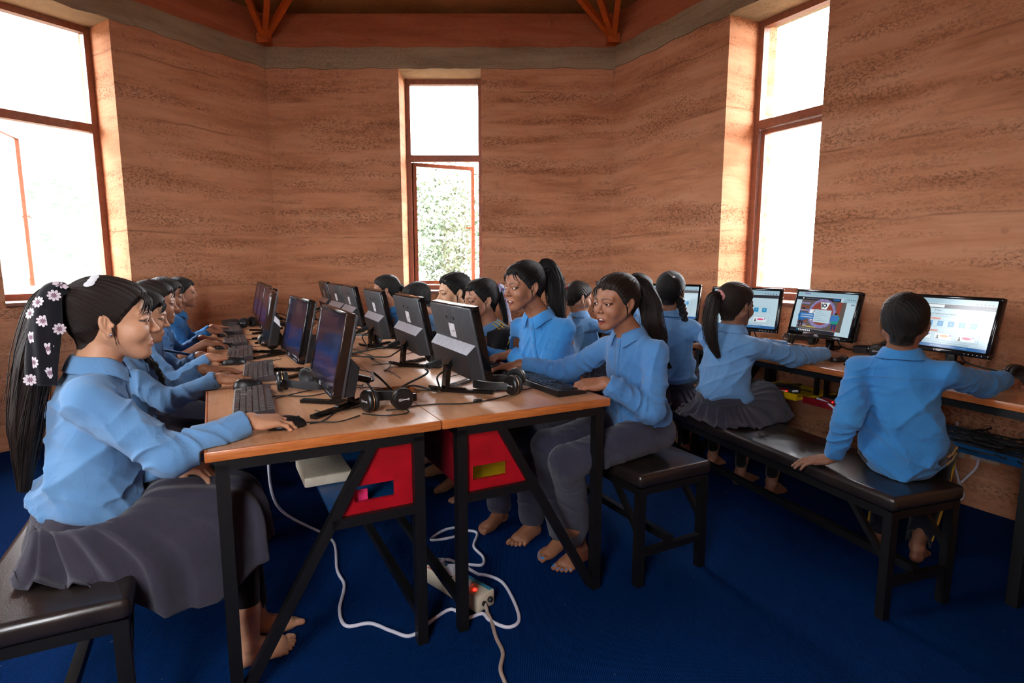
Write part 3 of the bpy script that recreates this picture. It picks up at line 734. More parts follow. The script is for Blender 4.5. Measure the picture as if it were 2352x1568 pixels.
pL = monitor_proto(page_dim, True); pR = monitor_proto(page_dim, False); pW = monitor_proto(page_lesson, False); pG = monitor_proto(page_game, False)
def place(proto, first, u, v, yaw, label, group, z=DESK+.0005):
    o = proto if first else copy_tree(proto); o.location = tuple(W(u, v, z)); o.rotation_euler = (0, 0, ANG+math.radians(yaw)); tag(o, label, 'monitor', group); return o
MON = {}
for i, (u, v, a, lb) in enumerate((
    (-.266, .33, 180, 'plastic-wrapped monitor nearest the camera in the left row, facing the daisy-scarf girl'),
    (-.284, 1.03, 182.5, 'plastic-wrapped monitor second from the camera in the left row'),
    (-.345, 1.66, 175, 'black monitor turned edge-on, third from the camera in the left row'),
    (-.305, 2.265, 181, 'plastic-wrapped monitor fourth from the camera in the left row, behind the edge-on one'),
    (-.29, 2.80, 181, 'plastic-wrapped monitor fifth in the left row, partly behind the fourth'),
    (-.282, 3.33, 180, 'last plastic-wrapped monitor of the left row, by the headphones near the left wall'))):
    MON['M%d' % (i+1)] = place(pL, i == 0, u, v, a, lb, G_L)
for i, (u, v, a, lb) in enumerate((
    (.225, .384, -1.5, 'nearest monitor of the right row, grey back to us, before the open-mouthed girl'),
    (.24, .99, -2, 'second monitor of the right row, back to us, just behind the nearest one'),
    (.252, 1.674, -2, 'third monitor from the camera in the right row, back to us with a white label'),
    (.25, 2.343, -1.5, 'fourth monitor from the camera in the right row, smaller in view, back to us'),
    (.25, 2.80, 2, 'fifth monitor in the right row, its back half hidden by the fourth'),
    (.262, 3.387, -2, 'last monitor of the right row, dark back, nearest the back wall'))):
    MON['B%d' % (i+1)] = place(pR, i == 0, u, v, a, lb, G_R)
MON['W1'] = place(pW, True, 2.405, -.239, 169.5, 'monitor with a lesson page in front of the small boy', G_W)
MON['W2'] = place(pG, True, 2.392, .354, 168, 'monitor showing a cartoon wheel game, on the right wall desk', G_W)
MON['W3'] = place(pW, False, 2.303, .816, 195, 'monitor with a lesson page in front of the girl with the pink scrunchie', G_W)
MON['W4'] = place(pW, False, 2.331, 1.497, 205, 'monitor with a lesson page in front of the girl with braids and a hair clip', G_W)
MON['W5'] = place(pW, False, 2.36, 2.12, 205, 'monitor with a lesson page farthest along the right wall, half hidden by braided hair', G_W)

# keyboards
def keyboard_proto(keymat, body):
    """x across (towards the typist = -x), y along"""
    root = empty('keyboard'); L, D, Hh = .44, .126, .022; m = MB()
    pr = [(-D/2, 0), (D/2, 0), (D/2, Hh), (D/2-.006, Hh+.002), (-D/2+.004, Hh*.6), (-D/2, Hh*.5)]
    vs = [(x, -L/2, z) for x, z in pr]+[(x, L/2, z) for x, z in pr]; n = len(pr)
    m.raw(vs, [tuple(range(n)), tuple(range(n, 2*n))[::-1]]+[(i, i+n, (i+1) % n+n, (i+1) % n) for i in range(n)]); m.build('body', body, root, smooth=30)
    m = MB()
    for r in range(6):
        x = D/2-.0115-r*.0196-(.004 if r else 0); z = Hh-.0005-(r*.0196)*.085
        row = []
        y = -L/2+.008
        def add(n_, w_=.0185, gap=0.):
            nonlocal y
            for _ in range(n_): row.append((y, y+w_-.003)); y += w_
            y += gap
        if r == 0: add(1, gap=.012); add(4, gap=.008); add(4, gap=.008); add(4, gap=.006); add(3)
        elif r == 5: add(3, .024); add(1, .113); add(3, .0235); y += .006; add(3, gap=.006); add(1, .037); add(1)
        else: add(13); add(1, .033, .006); add(3 if r < 3 else 0, gap=.006 if r < 3 else .0615); add(4)
        for a, b in row:
            t = .0018
            m.raw([(x-.0085, a, z), (x+.0085, a, z), (x+.0085, b, z), (x-.0085, b, z), (x-.007, a+t, z+.0062), (x+.007, a+t, z+.0062), (x+.007, b-t, z+.0062), (x-.007, b-t, z+.0062)],
                  [(4, 5, 6, 7), (0, 1, 5, 4), (1, 2, 6, 5), (2, 3, 7, 6), (3, 0, 4, 7)])
    m.build('keys', keymat, root)
    m = MB(); m.tube(spline([(D/2, .05, .008), (D/2+.05, .06, .004), (D/2+.12, .02, .004), (D/2+.2, .05, .004)], 8), .0022, 6); m.build('cord', M['rubber'], root, smooth=60)
    return root
kG = keyboard_proto(M['key_grey'], M['key_grey']); kB = keyboard_proto(M['key_black'], M['black_plastic'])
GK = 'keyboards on the middle desks'; used = {}
def key(proto, loc, rz, label, group):
    o = proto if proto.name not in used else copy_tree(proto); used[proto.name] = 1
    o.location = tuple(loc); o.rotation_euler = (0, 0, rz); tag(o, label, 'keyboard', group)
D0 = DESK+.0005
for u, v, a, lb in ((-.505, .515, -3, 'dark grey keyboard nearest the camera on the left, before the daisy-scarf girl'),
                    (-.445, 1.12, -4, 'dark grey keyboard second along the left row, beside the hand with pink nails'),
                    (-.495, 1.72, -3, 'dark grey keyboard third along the left row'), (-.50, 2.29, 0, 'dark grey keyboard fourth along the left row'),
                    (-.50, 2.93, 0, 'dark grey keyboard fifth along the left row'), (-.49, 3.5, 0, 'last keyboard of the left row, in bright window light by the headphones')):
    key(kG, W(u, v, D0), ANG+math.radians(a), lb, GK)
for u, v, a, lb in ((.55, .315, 180+1, 'black keyboard at the near right corner of the desks, before the open-mouthed girl'), (.53, .98, 180, 'black keyboard before the smiling girl, behind the second back-turned monitor'),
                    (.5, 1.62, 181, 'black keyboard behind the third back-turned monitor'), (.5, 2.3, 179, 'black keyboard behind the fourth back-turned monitor')):
    key(kB, W(u, v, D0), ANG+math.radians(a), lb, GK)
GKW = 'keyboards on the right wall desks'
key(kB, WP(.33, .46, D0), WA+math.radians(-6), 'black keyboard under the hands of the girl with the pink scrunchie', GKW)
key(kB, WP(.22, -.20, D0), WA+math.radians(2), 'black keyboard of the small boy, hidden behind his shoulder', GKW)
key(kB, WP(.32, 1.35, D0), WA, 'black keyboard before the girl with braids', GKW)

# mice
def mouse_proto():
    root = empty('mouse'); m = MB(); n, k = 20, 7; vs = []; fs = []
    for j in range(k+1):
        t = j/k; z = .036*math.sin(t*PI/2); r = math.cos(t*PI/2)**.55 if j < k else .0
        for i in range(n):
            a = 2*PI*i/n; x = math.cos(a)*.056*r; y = math.sin(a)*.031*r*(1-.10*math.cos(a)**2)
            vs.append((x, y, z*(1-.22*(x/.056))))
    for j in range(k):
        for i in range(n): fs.append((j*n+i, j*n+(i+1) % n, (j+1)*n+(i+1) % n, (j+1)*n+i))
    m.raw(vs, fs+[tuple(range(n))[::-1]]); m.build('shell', M['black_plastic'], root, smooth=180)
    m = MB(); m.lathe([(.005, -.003), (.0065, 0), (.005, .003)], 14, None, TR(.032, 0, .026) @ RX(PI/2)); m.build('scroll_wheel', M['rubber'], root, smooth=60)
    m = MB(); m.tube(spline([(.054, 0, .008), (.09, .005, .0035), (.15, -.02, .0035), (.22, .02, .0035)], 8), .002, 6); m.build('cord', M['rubber'], root, smooth=60)
    return root
mP = mouse_proto(); firstm = [True]
def mouse(loc, rz, label, group='mice in the pupils\' hands'):
    o = mP if firstm[0] else copy_tree(mP); firstm[0] = False
    o.location = tuple(loc); o.rotation_euler = (0, 0, rz); tag(o, label, 'mouse', group)
for u, v, a, lb in ((-.435, .145, 0, 'black mouse under the hand of the girl with the daisy scarf'), (-.505, .80, 8, 'black mouse under the hand with pink nails, second along the left row'),
                    (-.535, 1.42, 5, 'black mouse third along the left row'), (-.56, 2.02, 0, 'black mouse under the bare forearm, fourth along the left row'), (-.54, 2.64, 0, 'black mouse under the hand of the boy farthest left')):
    mouse(W(u, v, D0), ANG+math.radians(a), lb)
mouse(W(.50, .63, D0), ANG+math.radians(176), 'black mouse under the blue-nailed hand of the open-mouthed girl')
mouse(W(.50, 1.33, D0), ANG+math.radians(180), 'black mouse under the hand of the girl with the floral ribbon')
mouse(WP(.235, .10, D0), WA+math.radians(-8), 'black mouse under the hand of the girl with the pink scrunchie')

# headphones: cup a at the origin side, cup b opposite, head band arching between them, lying on the desk
def headphones(p, rz, label, ya=0., yb=0., span=.15, arch=.13, tilt=4, mark=True, stand=False):
    root = empty('headphones', tuple(p), rz); tag(root, label, 'headphones', 'black headphones lying on the desks')
    zc = .0385
    N = 26; vs = []; fs = []
    for i in range(N+1):
        t = PI*i/N; x = -math.cos(t)*span/2; y = max(0, math.sin(t))**.8*arch; lift = math.radians(tilt)
        nx, ny = -math.cos(t), math.sin(t)*1.2; L = math.hypot(nx, ny); nx /= L; ny /= L; hw = .0125+.004*math.sin(t)
        cz = zc-.006+y*math.tan(lift)-.012*math.sin(t); cz = max(cz, hw+.001)
        for o, zz in ((-.0045, -hw), (.0045, -hw), (.0055, 0), (.0045, hw), (-.0045, hw)): vs.append((x+nx*o, y+ny*o, cz+zz))
    for i in range(N):
        for j in range(5): fs.append((i*5+j, i*5+(j+1) % 5, i*5+5+(j+1) % 5, i*5+5+j))
    fs += [(0, 1, 2, 3, 4), tuple(range(N*5, N*5+5))[::-1]]
    m = MB(); m.raw(vs, fs, M['dark_plastic']); m.build('head_band', parent=root, smooth=50)
    for sx, yaw in ((-1, ya), (1, yb)):
        cup = empty('ear_cup', (sx*span/2, -.008, zc), yaw, root)
        Mx = RY(PI/2*sx)
        m = MB(); m.lathe([(.026, .020), (.033, .019), (.037, .014), (.0375, .004), (.036, -.001), (.033, -.003)], 32, M['black_plastic'], Mx); m.build('shell', parent=cup, smooth=35)
        m = MB(); m.lathe([(.0365, .001), (.0378, .0028), (.0365, .0046)], 32, M['gold_trim'], Mx); m.build('ring', parent=cup, smooth=60)
        m = MB(); m.lathe([(.032, -.003), (.036, -.008), (.0355, -.016), (.030, -.020), (.020, -.017), (.014, -.011), (.0, -.011)], 32, M['rubber'], Mx); m.build('cushion', parent=cup, smooth=60)
        m = MB(); m.rbox((-.006, .022, -.013), (.012, .05, .013), .003, M['gloss_black']); m.build('slider', parent=cup, smooth=40)
        if mark:
            m = MB(); xx = sx*.0203
            Tm = np.array([[0, 0, sx, xx], [-sx*-1, 0, 0, -.004], [0, 1, 0, 0], [0, 0, 0, 1.]])
            Tm = TR(xx, -.001, 0) @ np.array([[0, 0, 1.*sx, 0], [1.*sx, 0, 0, 0], [0, 1, 0, 0], [0, 0, 0, 1.]])
            a = np.linspace(0, 2*PI, 20, endpoint=False)
            def ringm(cx, cy, ro, ri):
                vs = [(cx+r_*math.cos(t), cy+r_*math.sin(t), 0) for r_ in (ro, ri) for t in a]
                m.raw(vs, [(i, (i+1) % 20, 20+(i+1) % 20, 20+i) for i in range(20)], M['white_mark'], Tm)
            ringm(-.0145, 0, .0048, .0034); ringm(-.0145, 0, .0017, .0); ringm(-.0065, 0, .0036, .0022); ringm(.016, 0, .0036, .0018)
            m.box((-.003, -.0014, 0), (.012, .0014, .0003), M['white_mark'], Tm); m.build('emblem', parent=cup)
    return root
H0 = DESK+.0008
headphones(W(-.118, .205, H0), ANG+math.radians(-12), 'black headphones at the front edge of the left desk, round cup facing us', ya=math.radians(28), yb=math.radians(-70), span=.105, arch=.10)
headphones(W(-.335, .70, H0), ANG+math.radians(-150), 'black headphones between the two nearest plastic-wrapped monitors', ya=math.radians(12), yb=math.radians(-30), span=.12, arch=.16)
headphones(W(.395, .27, H0), ANG+math.radians(58), 'black headphones by the keyboard corner on the near right desk', ya=math.radians(-48), yb=math.radians(-20), span=.15, arch=.15)
headphones(W(-.385, 3.20, H0), ANG+math.radians(60), 'black headphones at the far end of the left row, by the left wall', ya=0., yb=math.radians(40), span=.12, arch=.13)
headphones(W(-.33, 1.93, H0), ANG+math.radians(-80), 'black headphones beside the edge-on monitor', span=.15, arch=.15)
headphones(W(.33, 1.76, H0), ANG+math.radians(-40), 'black headphones under the third back-turned monitor', span=.15, arch=.13)
headphones(W(.33, .93, H0), ANG+math.radians(-100), 'black headphones under the second back-turned monitor', span=.15, arch=.15)
headphones(WP(.56, .61, H0), WA+math.radians(-20), 'black headphones between the lesson monitor and the wheel-game monitor', span=.15, arch=.12)
headphones(WP(.56, .12, H0), WA+math.radians(20), 'black headphones between the wheel-game monitor and the small boy', span=.15, arch=.12)
headphones(WP(.40, -.60, H0), WA+math.radians(70), 'black headphones at the right end of the wall desk, beyond the small boy', span=.14, arch=.12)

# ------------------------------------------------------------------ cables on the desks
def cable(name, pts, r, label, cat, mat='rubber', group=None, n=10, plug=None):
    m = MB(); m.tube(spline(pts, n), r, 7, M[mat])
    if plug: m.bar(plug[0], plug[1], .026, .02, M[mat]); 
    return tag(m.build(name, smooth=60), label, cat, group)
GC = 'black cables trailing over the middle desks'
def back_of(key, dx, dz, dy=0.):
    """a point behind a monitor: dx backwards, dz up"""
    o = MON[key]; a = o.rotation_euler[2]; return np.array([o.location[0]-math.cos(a)*dx-math.sin(a)*dy, o.location[1]-math.sin(a)*dx+math.cos(a)*dy, DESK+dz])
rr = np.random.default_rng(11)
names = {'M1': 'nearest monitor of the left row', 'M2': 'second monitor of the left row', 'M3': 'edge-on monitor of the left row', 'M4': 'fourth monitor of the left row', 'M5': 'fifth monitor of the left row', 'M6': 'last monitor of the left row',
         'B1': 'nearest back-turned monitor', 'B2': 'second back-turned monitor', 'B3': 'third back-turned monitor', 'B4': 'fourth back-turned monitor', 'B5': 'fifth back-turned monitor', 'B6': 'last back-turned monitor'}
HOLE = [.485, 1.455, 2.385, 3.355]
for k, nm in names.items():
    o = MON[k]; v = (np.array(o.location[:2])-SO) @ VX; sgn = -1 if k[0] == 'M' else 1
    h = min(HOLE, key=lambda q: abs(q-v+.0)); hu = .035*sgn*(.4+rr.random()*.5)
    a0 = back_of(k, .075, .105, .05); a1 = back_of(k, .125, .09, .05)
    mid = W(sgn*.09, v+(h-v)*.45+.05*rr.normal(), DESK+.05+.05*rr.random()); e = W(hu, h+.04*rr.normal(), DESK-.01); e2 = W(hu*.8, h, DESK-.1)
    cable('power_cable', [a0, a1, mid, e, e2], .0042, 'thick black power cable from the %s down the desk hole' % nm, 'cable', group=GC, plug=(back_of(k, .062, .11, .05), back_of(k, .115, .093, .05)))
    b0 = back_of(k, .075, .10, -.07); b1 = back_of(k, .12, .075, -.08)
    mid2 = W(sgn*(.12+.03*rr.random()), v+(h-v)*.3-.06, DESK+.012+.03*rr.random()); m3 = W(sgn*.07, v+(h-v)*.75+.05*rr.normal(), DESK+.008); e = W(-hu*.6, h+.03*rr.normal(), DESK-.01); e2 = W(-hu*.5, h, DESK-.1)
    cable('video_cable', [b0, b1, mid2, m3, e, e2], .0035, 'black video cable from the %s down the desk hole' % nm, 'cable', group=GC)
# thin leads wandering over the tops
def lead(uvs, label, r=.002, z=.0028):
    cable('thin_lead', [W(a, b, DESK+z+(c[0] if c else 0)) for a, b, *c in uvs], r, label, 'cable', group='thin leads on the middle desks')
lead([(-.2, .19), (-.14, .13), (-.07, .13), (-.06, .18), (-.12, .2)], 'thin headphone lead curled under the front headphones')
lead([(-.37, .145), (-.33, .16), (-.28, .24), (-.22, .33), (-.16, .40), (-.05, .45), (-.02, .47, -.02), (-.01, .48, -.1)], 'thin mouse lead running past the foot of the nearest left monitor')
lead([(-.33, .31), (-.30, .25), (-.24, .27), (-.17, .3), (-.06, .40), (-.03, .44), (-.02, .46, -.05)], 'thin lead beside the base of the nearest left monitor')
lead([(-.05, .21), (.05, .20), (.15, .16), (.26, .17), (.34, .2)], 'thin lead joining the two front headphones across the seam', .0023)
lead([(.06, .45), (.14, .40), (.22, .44), (.31, .5), (.36, .52), (.42, .6)], 'thin mouse lead behind the nearest back-turned monitor')
lead([(-.43, .55), (-.32, .62), (-.22, .65), (-.12, .6), (-.04, .53), (-.02, .5, -.03)], 'thin keyboard lead passing the headphones between the left monitors')
for k in range(16):
    v0 = .55+.19*k; s = 1 if k % 2 else -1
    pts = [(s*(.06+.05*rr.random())+.03*rr.normal(), v0+.07*j+.05*rr.normal(), .004*rr.random()*(j % 2)) for j in range(6)]
    lead(pts, 'thin black lead tangled along the seam, %s' % ['beside the nearest hole', 'past the nearest hole', 'between the second monitors', 'at the second monitors', 'just before the second hole', 'at the second hole', 'past the second hole', 'beside the third monitors', 'behind the edge-on monitor', 'between the third and fourth monitors',
         'before the third hole', 'at the third hole', 'beside the fourth monitors', 'between the fifth monitors', 'before the last hole', 'at the far end'][k])
m = MB(); m.rbox((-.016, -.006, 0), (.016, .006, .011), .003, M['black_plastic'], TR(*W(.20, .165, D0)) @ RZ(ANG-.2)); tag(m.build('volume_control', smooth=40), 'small black in-line volume control on the lead between the front headphones', 'volume control')
# cables behind the wall monitors
for k, b, lb in (('W1', -.33, 'lesson monitor of the small boy'), ('W2', .36, 'wheel-game monitor'), ('W3', .92, 'lesson monitor before the pink scrunchie'), ('W4', 1.55, 'lesson monitor before the braided girl')):
    p0 = back_of(k, .06, .10, .03); p1 = back_of(k, .09, .03, .05); dd = .62 if b < .8 else .50; q = WP(dd, b-.1, DESK+.004)
    cable('power_cable', [p0, p1, q, WP(dd+.05, b-.2, DESK+.004), WP(dd+.096, b-.23, DESK-.03), WP(dd+.098, b-.23, DESK-.2)], .004, 'black power cable behind the %s' % lb, 'cable', group='black cables along the right wall')
cable('thin_lead', [WP(.36, -.24, D0+.003), WP(.44, -.33, D0+.003), WP(.52, -.4, D0+.003), WP(.47, -.52, D0+.003), WP(.42, -.58, D0+.006)], .0022, 'thin headphone lead on the wall desk beyond the small boy', 'cable')

# ------------------------------------------------------------------ floor: power strip and white cords
t = empty('power_strip', (-.205, 2.0, 0), math.atan2(1.84-2.035, -.11+.315)); tag(t, 'white power strip with two plugs on the blue carpet under the desks', 'power strip')
m = MB(); m.rbox((-.155, -.042, 0.002), (.155, .042, .062), .005, M['cream_plastic']); m.build('casing', parent=t, smooth=40)
m = MB(); m.box((-.15, .022, .0622), (.15, .037, .0628), M['teal_print']); m.box((-.14, -.034, .0622), (.02, -.030, .0628), M['pill'] if 'pill' in M else M['red_paint']); m.build('printed_band', parent=t)
m = MB()
for x in (-.1, -.03):
    for dx, dy in ((0, .012), (-.011, -.008), (.011, -.008)): m.lathe([(.004, .0), (.004, .0012)], 8, M['black_plastic'], TR(x+dx, dy-.005, .062))
m.build('socket_holes', parent=t)
m = MB(); m.rbox((.055, -.012, .0622), (.085, .012, .07), .003, M['white_plastic']); m.build('rocker_switch', parent=t, smooth=40)
m = MB(); m.lathe([(.007, .0), (.007, .003), (.004, .005)], 12, M['red_led'], TR(.11, -.012, .062)); m.build('indicator_light', parent=t)
m = MB(); m.lathe([(.010, 0), (.010, .008), (.007, .012), (.0, .012)], 14, M['black_plastic'], TR(.155, .016, .034) @ RY(PI/2)); m.lathe([(.009, 0), (.009, .004), (0.0, .004)], 14, M['black_plastic'], TR(.155, -.012, .03) @ RY(PI/2)); m.build('fuse_cap', parent=t)
Z = .0065
def fl_cord(name, xy, label, mat='white_plastic', r=.0062, ends=None):
    pts = [(x, y, Z) for x, y in xy]
    if ends: pts = list(ends[0])+pts+list(ends[1])
    sp = spline(pts, 9); sp[:, 2] = np.maximum(sp[:, 2], r+.0004); m = MB(); m.tube(sp, r, 8, M[mat]); return tag(m.build(name, smooth=60), label, 'cord')
fl_cord('white_cord', [(-.818, 2.413), (-.702, 2.146), (-.642, 2.037), (-.614, 1.884), (-.564, 1.791), (-.486, 1.805), (-.403, 1.763), (-.333, 1.74), (-.27, 1.83), (-.215, 1.885), (-.16, 1.835), (-.105, 1.86), (-.077, 1.822), (-.016, 1.784), (.024, 1.822), (.006, 1.937), (-.044, 2.067), (-.131, 2.114)],
        'long white cord from the left desk box snaking over the carpet around the power strip', ends=([tuple(W(-.38, .92, .60)), tuple(W(-.43, .93, .5)), tuple(W(-.42, .9, .2))], [(-.19, 2.06, .075), (-.225, 2.04, .085)]))
fl_cord('white_cord', [(-.206, 2.19), (-.126, 2.186), (-.121, 2.249), (-.167, 2.342), (-.159, 2.463), (-.213, 2.485), (-.267, 2.426), (-.361, 2.401), (-.314, 2.493), (-.24, 2.53)],
        'white cord winding over the carpet behind the power strip', ends=([(-.285, 2.09, .08), (-.25, 2.13, .06)], []))
m = MB(); m.tube(spline([W(.09, .55, .49), W(.05, .6, .38), W(-.02, .62, .3), W(-.08, .52, .35), W(-.02, .4, .42), W(.05, .33, .49)], 9), .0055, 8)
tag(m.build('white_cord', M['white_plastic'], smooth=60), 'white cord hanging below the right red desk box', 'cord')
fl_cord('beige_cord', [(-.085, 1.86), (-.072, 1.82), (-.052, 1.729), (-.029, 1.655), (-.035, 1.58), (-.015, 1.5), (.0, 1.35)], 'beige lead from the power strip towards the camera', 'beige_cord', .0065, ends=([(-.098, 1.895, .03)], []))
for x, y, lb in ((-.285, 2.075, 'white plug at the far end of the power strip'), (-.235, 2.03, 'white plug in the middle of the power strip')):
    t = empty('power_plug', (x, y, .063), math.atan2(-.195, .205)+.5); tag(t, lb, 'plug', 'plugs in the power strip')
    m = MB(); m.raw([(-.02, -.02, 0), (.02, -.02, 0), (.02, .02, 0), (-.02, .02, 0), (-.012, -.014, .026), (.016, -.014, .03), (.016, .014, .03), (-.012, .014, .026)], [(3, 2, 1, 0), (4, 5, 6, 7), (0, 1, 5, 4), (1, 2, 6, 5), (2, 3, 7, 6), (3, 0, 4, 7)], M['white_plastic'])
    m.build('plug_body', parent=t)
# ------------------------------------------------------------------ implicit surfaces for bodies and clothes
F32 = np.float32
def _n(v): v = np.asarray(v, float); return v/(np.linalg.norm(v)+1e-12)
class RC:
    """rounded cone a->b, radius r1->r2, optionally flattened or wrinkled"""
    def __init__(s, a, b, r1, r2, k=.01, op='u', fold=None):
        s.a = np.asarray(a, float); s.b = np.asarray(b, float); s.r1, s.r2, s.k, s.op, s.fold = r1, r2, k, op, fold
        d = s.b-s.a; s.L = np.linalg.norm(d)+1e-9; s.d = d/s.L; s.A = s.a.astype(F32); s.D = s.d.astype(F32)
        ref = np.array([0, 0, 1.]) if abs(s.d[2]) < .9 else np.array([1., 0, 0]); s.e1 = _n(np.cross(s.d, ref)).astype(F32); s.e2 = np.cross(s.d, s.e1).astype(F32)
    def __call__(s, P):
        q = P-s.A; t = q @ s.D; tc = np.clip(t/F32(s.L), 0, 1); w = q-(tc*F32(s.L))[:, None]*s.D
        d = np.sqrt(np.einsum('ij,ij->i', w, w))-(s.r1+(s.r2-s.r1)*tc)
        if s.fold is not None:
            amp, lam, tw, ph, t0, t1 = s.fold; phi = np.arctan2(q @ s.e1, q @ s.e2)
            x = t/lam+tw*np.sin(phi+ph)+.22*np.sin(2*phi+ph*3+t*31)+.17*np.sin(t*57+ph)
            w_ = np.clip((t/s.L-t0)/.25+.2, 0, 1)*np.clip((t1-t/s.L)/.25+.2, 0, 1)
            d = d-amp*w_*(1-np.abs(np.sin(PI*x)))**1.6*(.55+.45*np.sin(phi*1+ph+t*23))
        return d.astype(F32)
    def box(s):
        r = max(s.r1, s.r2)+(s.fold[0] if s.fold else 0); return np.minimum(s.a, s.b)-r, np.maximum(s.a, s.b)+r
class EL:
    def __init__(s, c, r, R=None, k=.01, op='u'):
        s.c = np.asarray(c, float); s.r = np.asarray(r, float)*np.ones(3); s.R = np.eye(3) if R is None else np.asarray(R, float); s.k, s.op = k, op; s.fold = None
        s.C = s.c.astype(F32); s.T = s.R.astype(F32)
    def __call__(s, P):
        q = (P-s.C) @ s.T; r = s.r.astype(F32); u = q/r; k0 = np.sqrt(np.einsum('ij,ij->i', u, u)); u2 = q/(r*r); k1 = np.sqrt(np.einsum('ij,ij->i', u2, u2))+F32(1e-9)
        return np.where(k0 < .05, -s.r.min(), k0*(k0-1)/k1).astype(F32)
    def box(s):
        e = np.sqrt(((s.R*s.r)**2).sum(1)); return s.c-e, s.c+e
def smin(a, b, k):
    h = np.clip(.5+.5*(b-a)/k, 0, 1); return b+(a-b)*h-k*h*(1-h)
def field(prims, P, sub=None):
    d = np.full(len(P), 1., F32); 
    idx = range(len(prims)) if sub is None else sub
    for i in idx:
        p = prims[i]; e = p(P)
        if p.op == 'u': d = smin(d, e, F32(p.k))
        elif p.op == 's': d = -smin(-d, e, F32(p.k))
    return d.astype(F32)
def place_prims(prims, Mx, s=1.):
    """rigid transform (and uniform scale) of primitives given in a local frame"""
    R = Mx[:3, :3]; t = Mx[:3, 3]; out = []
    for p in prims:
        if isinstance(p, RC): out.append(RC(R @ (p.a*s)+t, R @ (p.b*s)+t, p.r1*s, p.r2*s, p.k*s, p.op, p.fold))
        else: out.append(EL(R @ (p.c*s)+t, p.r*s, R @ p.R, p.k*s, p.op))
    return out
def mesh_field(prims, res, post=None, lo=None, hi=None, margin=.012):
    """surface nets on a block-sparse grid; post(P, d) -> d applies displacements and cuts"""
    res = res*FAST
    bs = [p.box() for p in prims if p.op == 'u']
    L0 = np.min([b[0] for b in bs], axis=0)-margin-res*2; H0 = np.max([b[1] for b in bs], axis=0)+margin+res*2
    if lo is not None: L0 = np.maximum(L0, lo)
    if hi is not None: H0 = np.minimum(H0, hi)
    B = 12; nb = np.maximum(1, np.ceil((H0-L0)/(res*B)).astype(int)); n = nb*B+1
    G = np.full(tuple(n), 1., F32)
    bc = np.stack(np.meshgrid(*[np.arange(k) for k in nb], indexing='ij'), -1).reshape(-1, 3)
    ctr = (L0+(bc+.5)*B*res).astype(F32); hd = B*res*.5*math.sqrt(3)*1.02
    Dm = np.stack([p(ctr) for p in prims], 1); un = np.array([p.op == 'u' for p in prims]); ks = np.array([p.k for p in prims])
    slack = 1.25                                     # ellipsoid distances are approximate
    mn = Dm[:, un].min(1)
    sb = (Dm[:, ~un] < hd*1.1+.004).any(1) if (~un).any() else np.zeros(len(Dm), bool)
    near_ = (mn < hd*1.12+margin) & ((mn > -(hd*1.12+.012)) | sb)
    act = np.where(near_)[0]; G_in = np.where((mn <= -(hd*1.12+.012)) & ~sb)[0]
    off = np.stack(np.meshgrid(*[np.arange(B+1)]*3, indexing='ij'), -1).reshape(-1, 3)
    for b in G_in:
        i, j, k = bc[b]*B; G[i:i+B+1, j:j+B+1, k:k+B+1] = -1
    for b in act:
        i, j, k = bc[b]*B; P = (L0+(bc[b]*B+off)*res).astype(F32)
        lim = max(mn[b], -hd)+2*hd*1.1+.006
        sub = [q for q in range(len(prims)) if Dm[b, q]-hd*.3 < lim+ks[q]]
        d = field(prims, P, sub)
        if post is not None: d = post(P, d)
        G[i:i+B+1, j:j+B+1, k:k+B+1] = d.reshape(B+1, B+1, B+1)
    return surface_nets(G, L0, res)
def surface_nets(G, L0, res):
    S = G < 0; c = S[:-1, :-1, :-1]; any_ = c.copy(); all_ = c.copy()
    n = np.array(G.shape)-1
    for di in (0, 1):
        for dj in (0, 1):
            for dk in (0, 1):
                s = S[di:n[0]+di, dj:n[1]+dj, dk:n[2]+dk]; any_ |= s; all_ &= s
    cells = np.argwhere(any_ & ~all_)
    if len(cells) == 0: return np.zeros((0, 3)), np.zeros((0, 4), int)
    cid = np.full(tuple(n), -1, np.int64); cid[cells[:, 0], cells[:, 1], cells[:, 2]] = np.arange(len(cells))
    cor = np.array([[i, j, k] for i in (0, 1) for j in (0, 1) for k in (0, 1)])
    val = np.stack([G[cells[:, 0]+o[0], cells[:, 1]+o[1], cells[:, 2]+o[2]] for o in cor], 1)
    acc = np.zeros((len(cells), 3)); cnt = np.zeros(len(cells))
    for a in range(8):
        for b in range(a+1, 8):
            if np.abs(cor[a]-cor[b]).sum() != 1: continue
            m = (val[:, a] < 0) != (val[:, b] < 0); va = val[m, a].astype(float); vb = val[m, b].astype(float); t = va/(va-vb)
            acc[m] += cor[a]+t[:, None]*(cor[b]-cor[a]); cnt[m] += 1
    V = L0+(cells+acc/cnt[:, None])*res; faces = []
    for ax in range(3):
        o = [0, 0, 0]; o[ax] = 1; sh = np.array(G.shape); e = sh.copy(); e[ax] -= 1
        A = S[:e[0], :e[1], :e[2]]; Bq = S[o[0]:e[0]+o[0], o[1]:e[1]+o[1], o[2]:e[2]+o[2]]
        ed = np.argwhere(A != Bq); u, v = [x for x in range(3) if x != ax]
        ok = (ed[:, u] > 0) & (ed[:, v] > 0) & (ed[:, u] < n[u]) & (ed[:, v] < n[v]); ed = ed[ok]
        flip = S[ed[:, 0], ed[:, 1], ed[:, 2]]
        def C(du, dv):
            x = ed.copy(); x[:, u] += du; x[:, v] += dv; return cid[x[:, 0], x[:, 1], x[:, 2]]
        q = np.stack([C(-1, -1), C(0, -1), C(0, 0), C(-1, 0)], 1)
        if ax == 1: flip = ~flip
        q = np.where(flip[:, None], q, q[:, ::-1]); faces.append(q[(q >= 0).all(1)])
    return V, np.concatenate(faces)
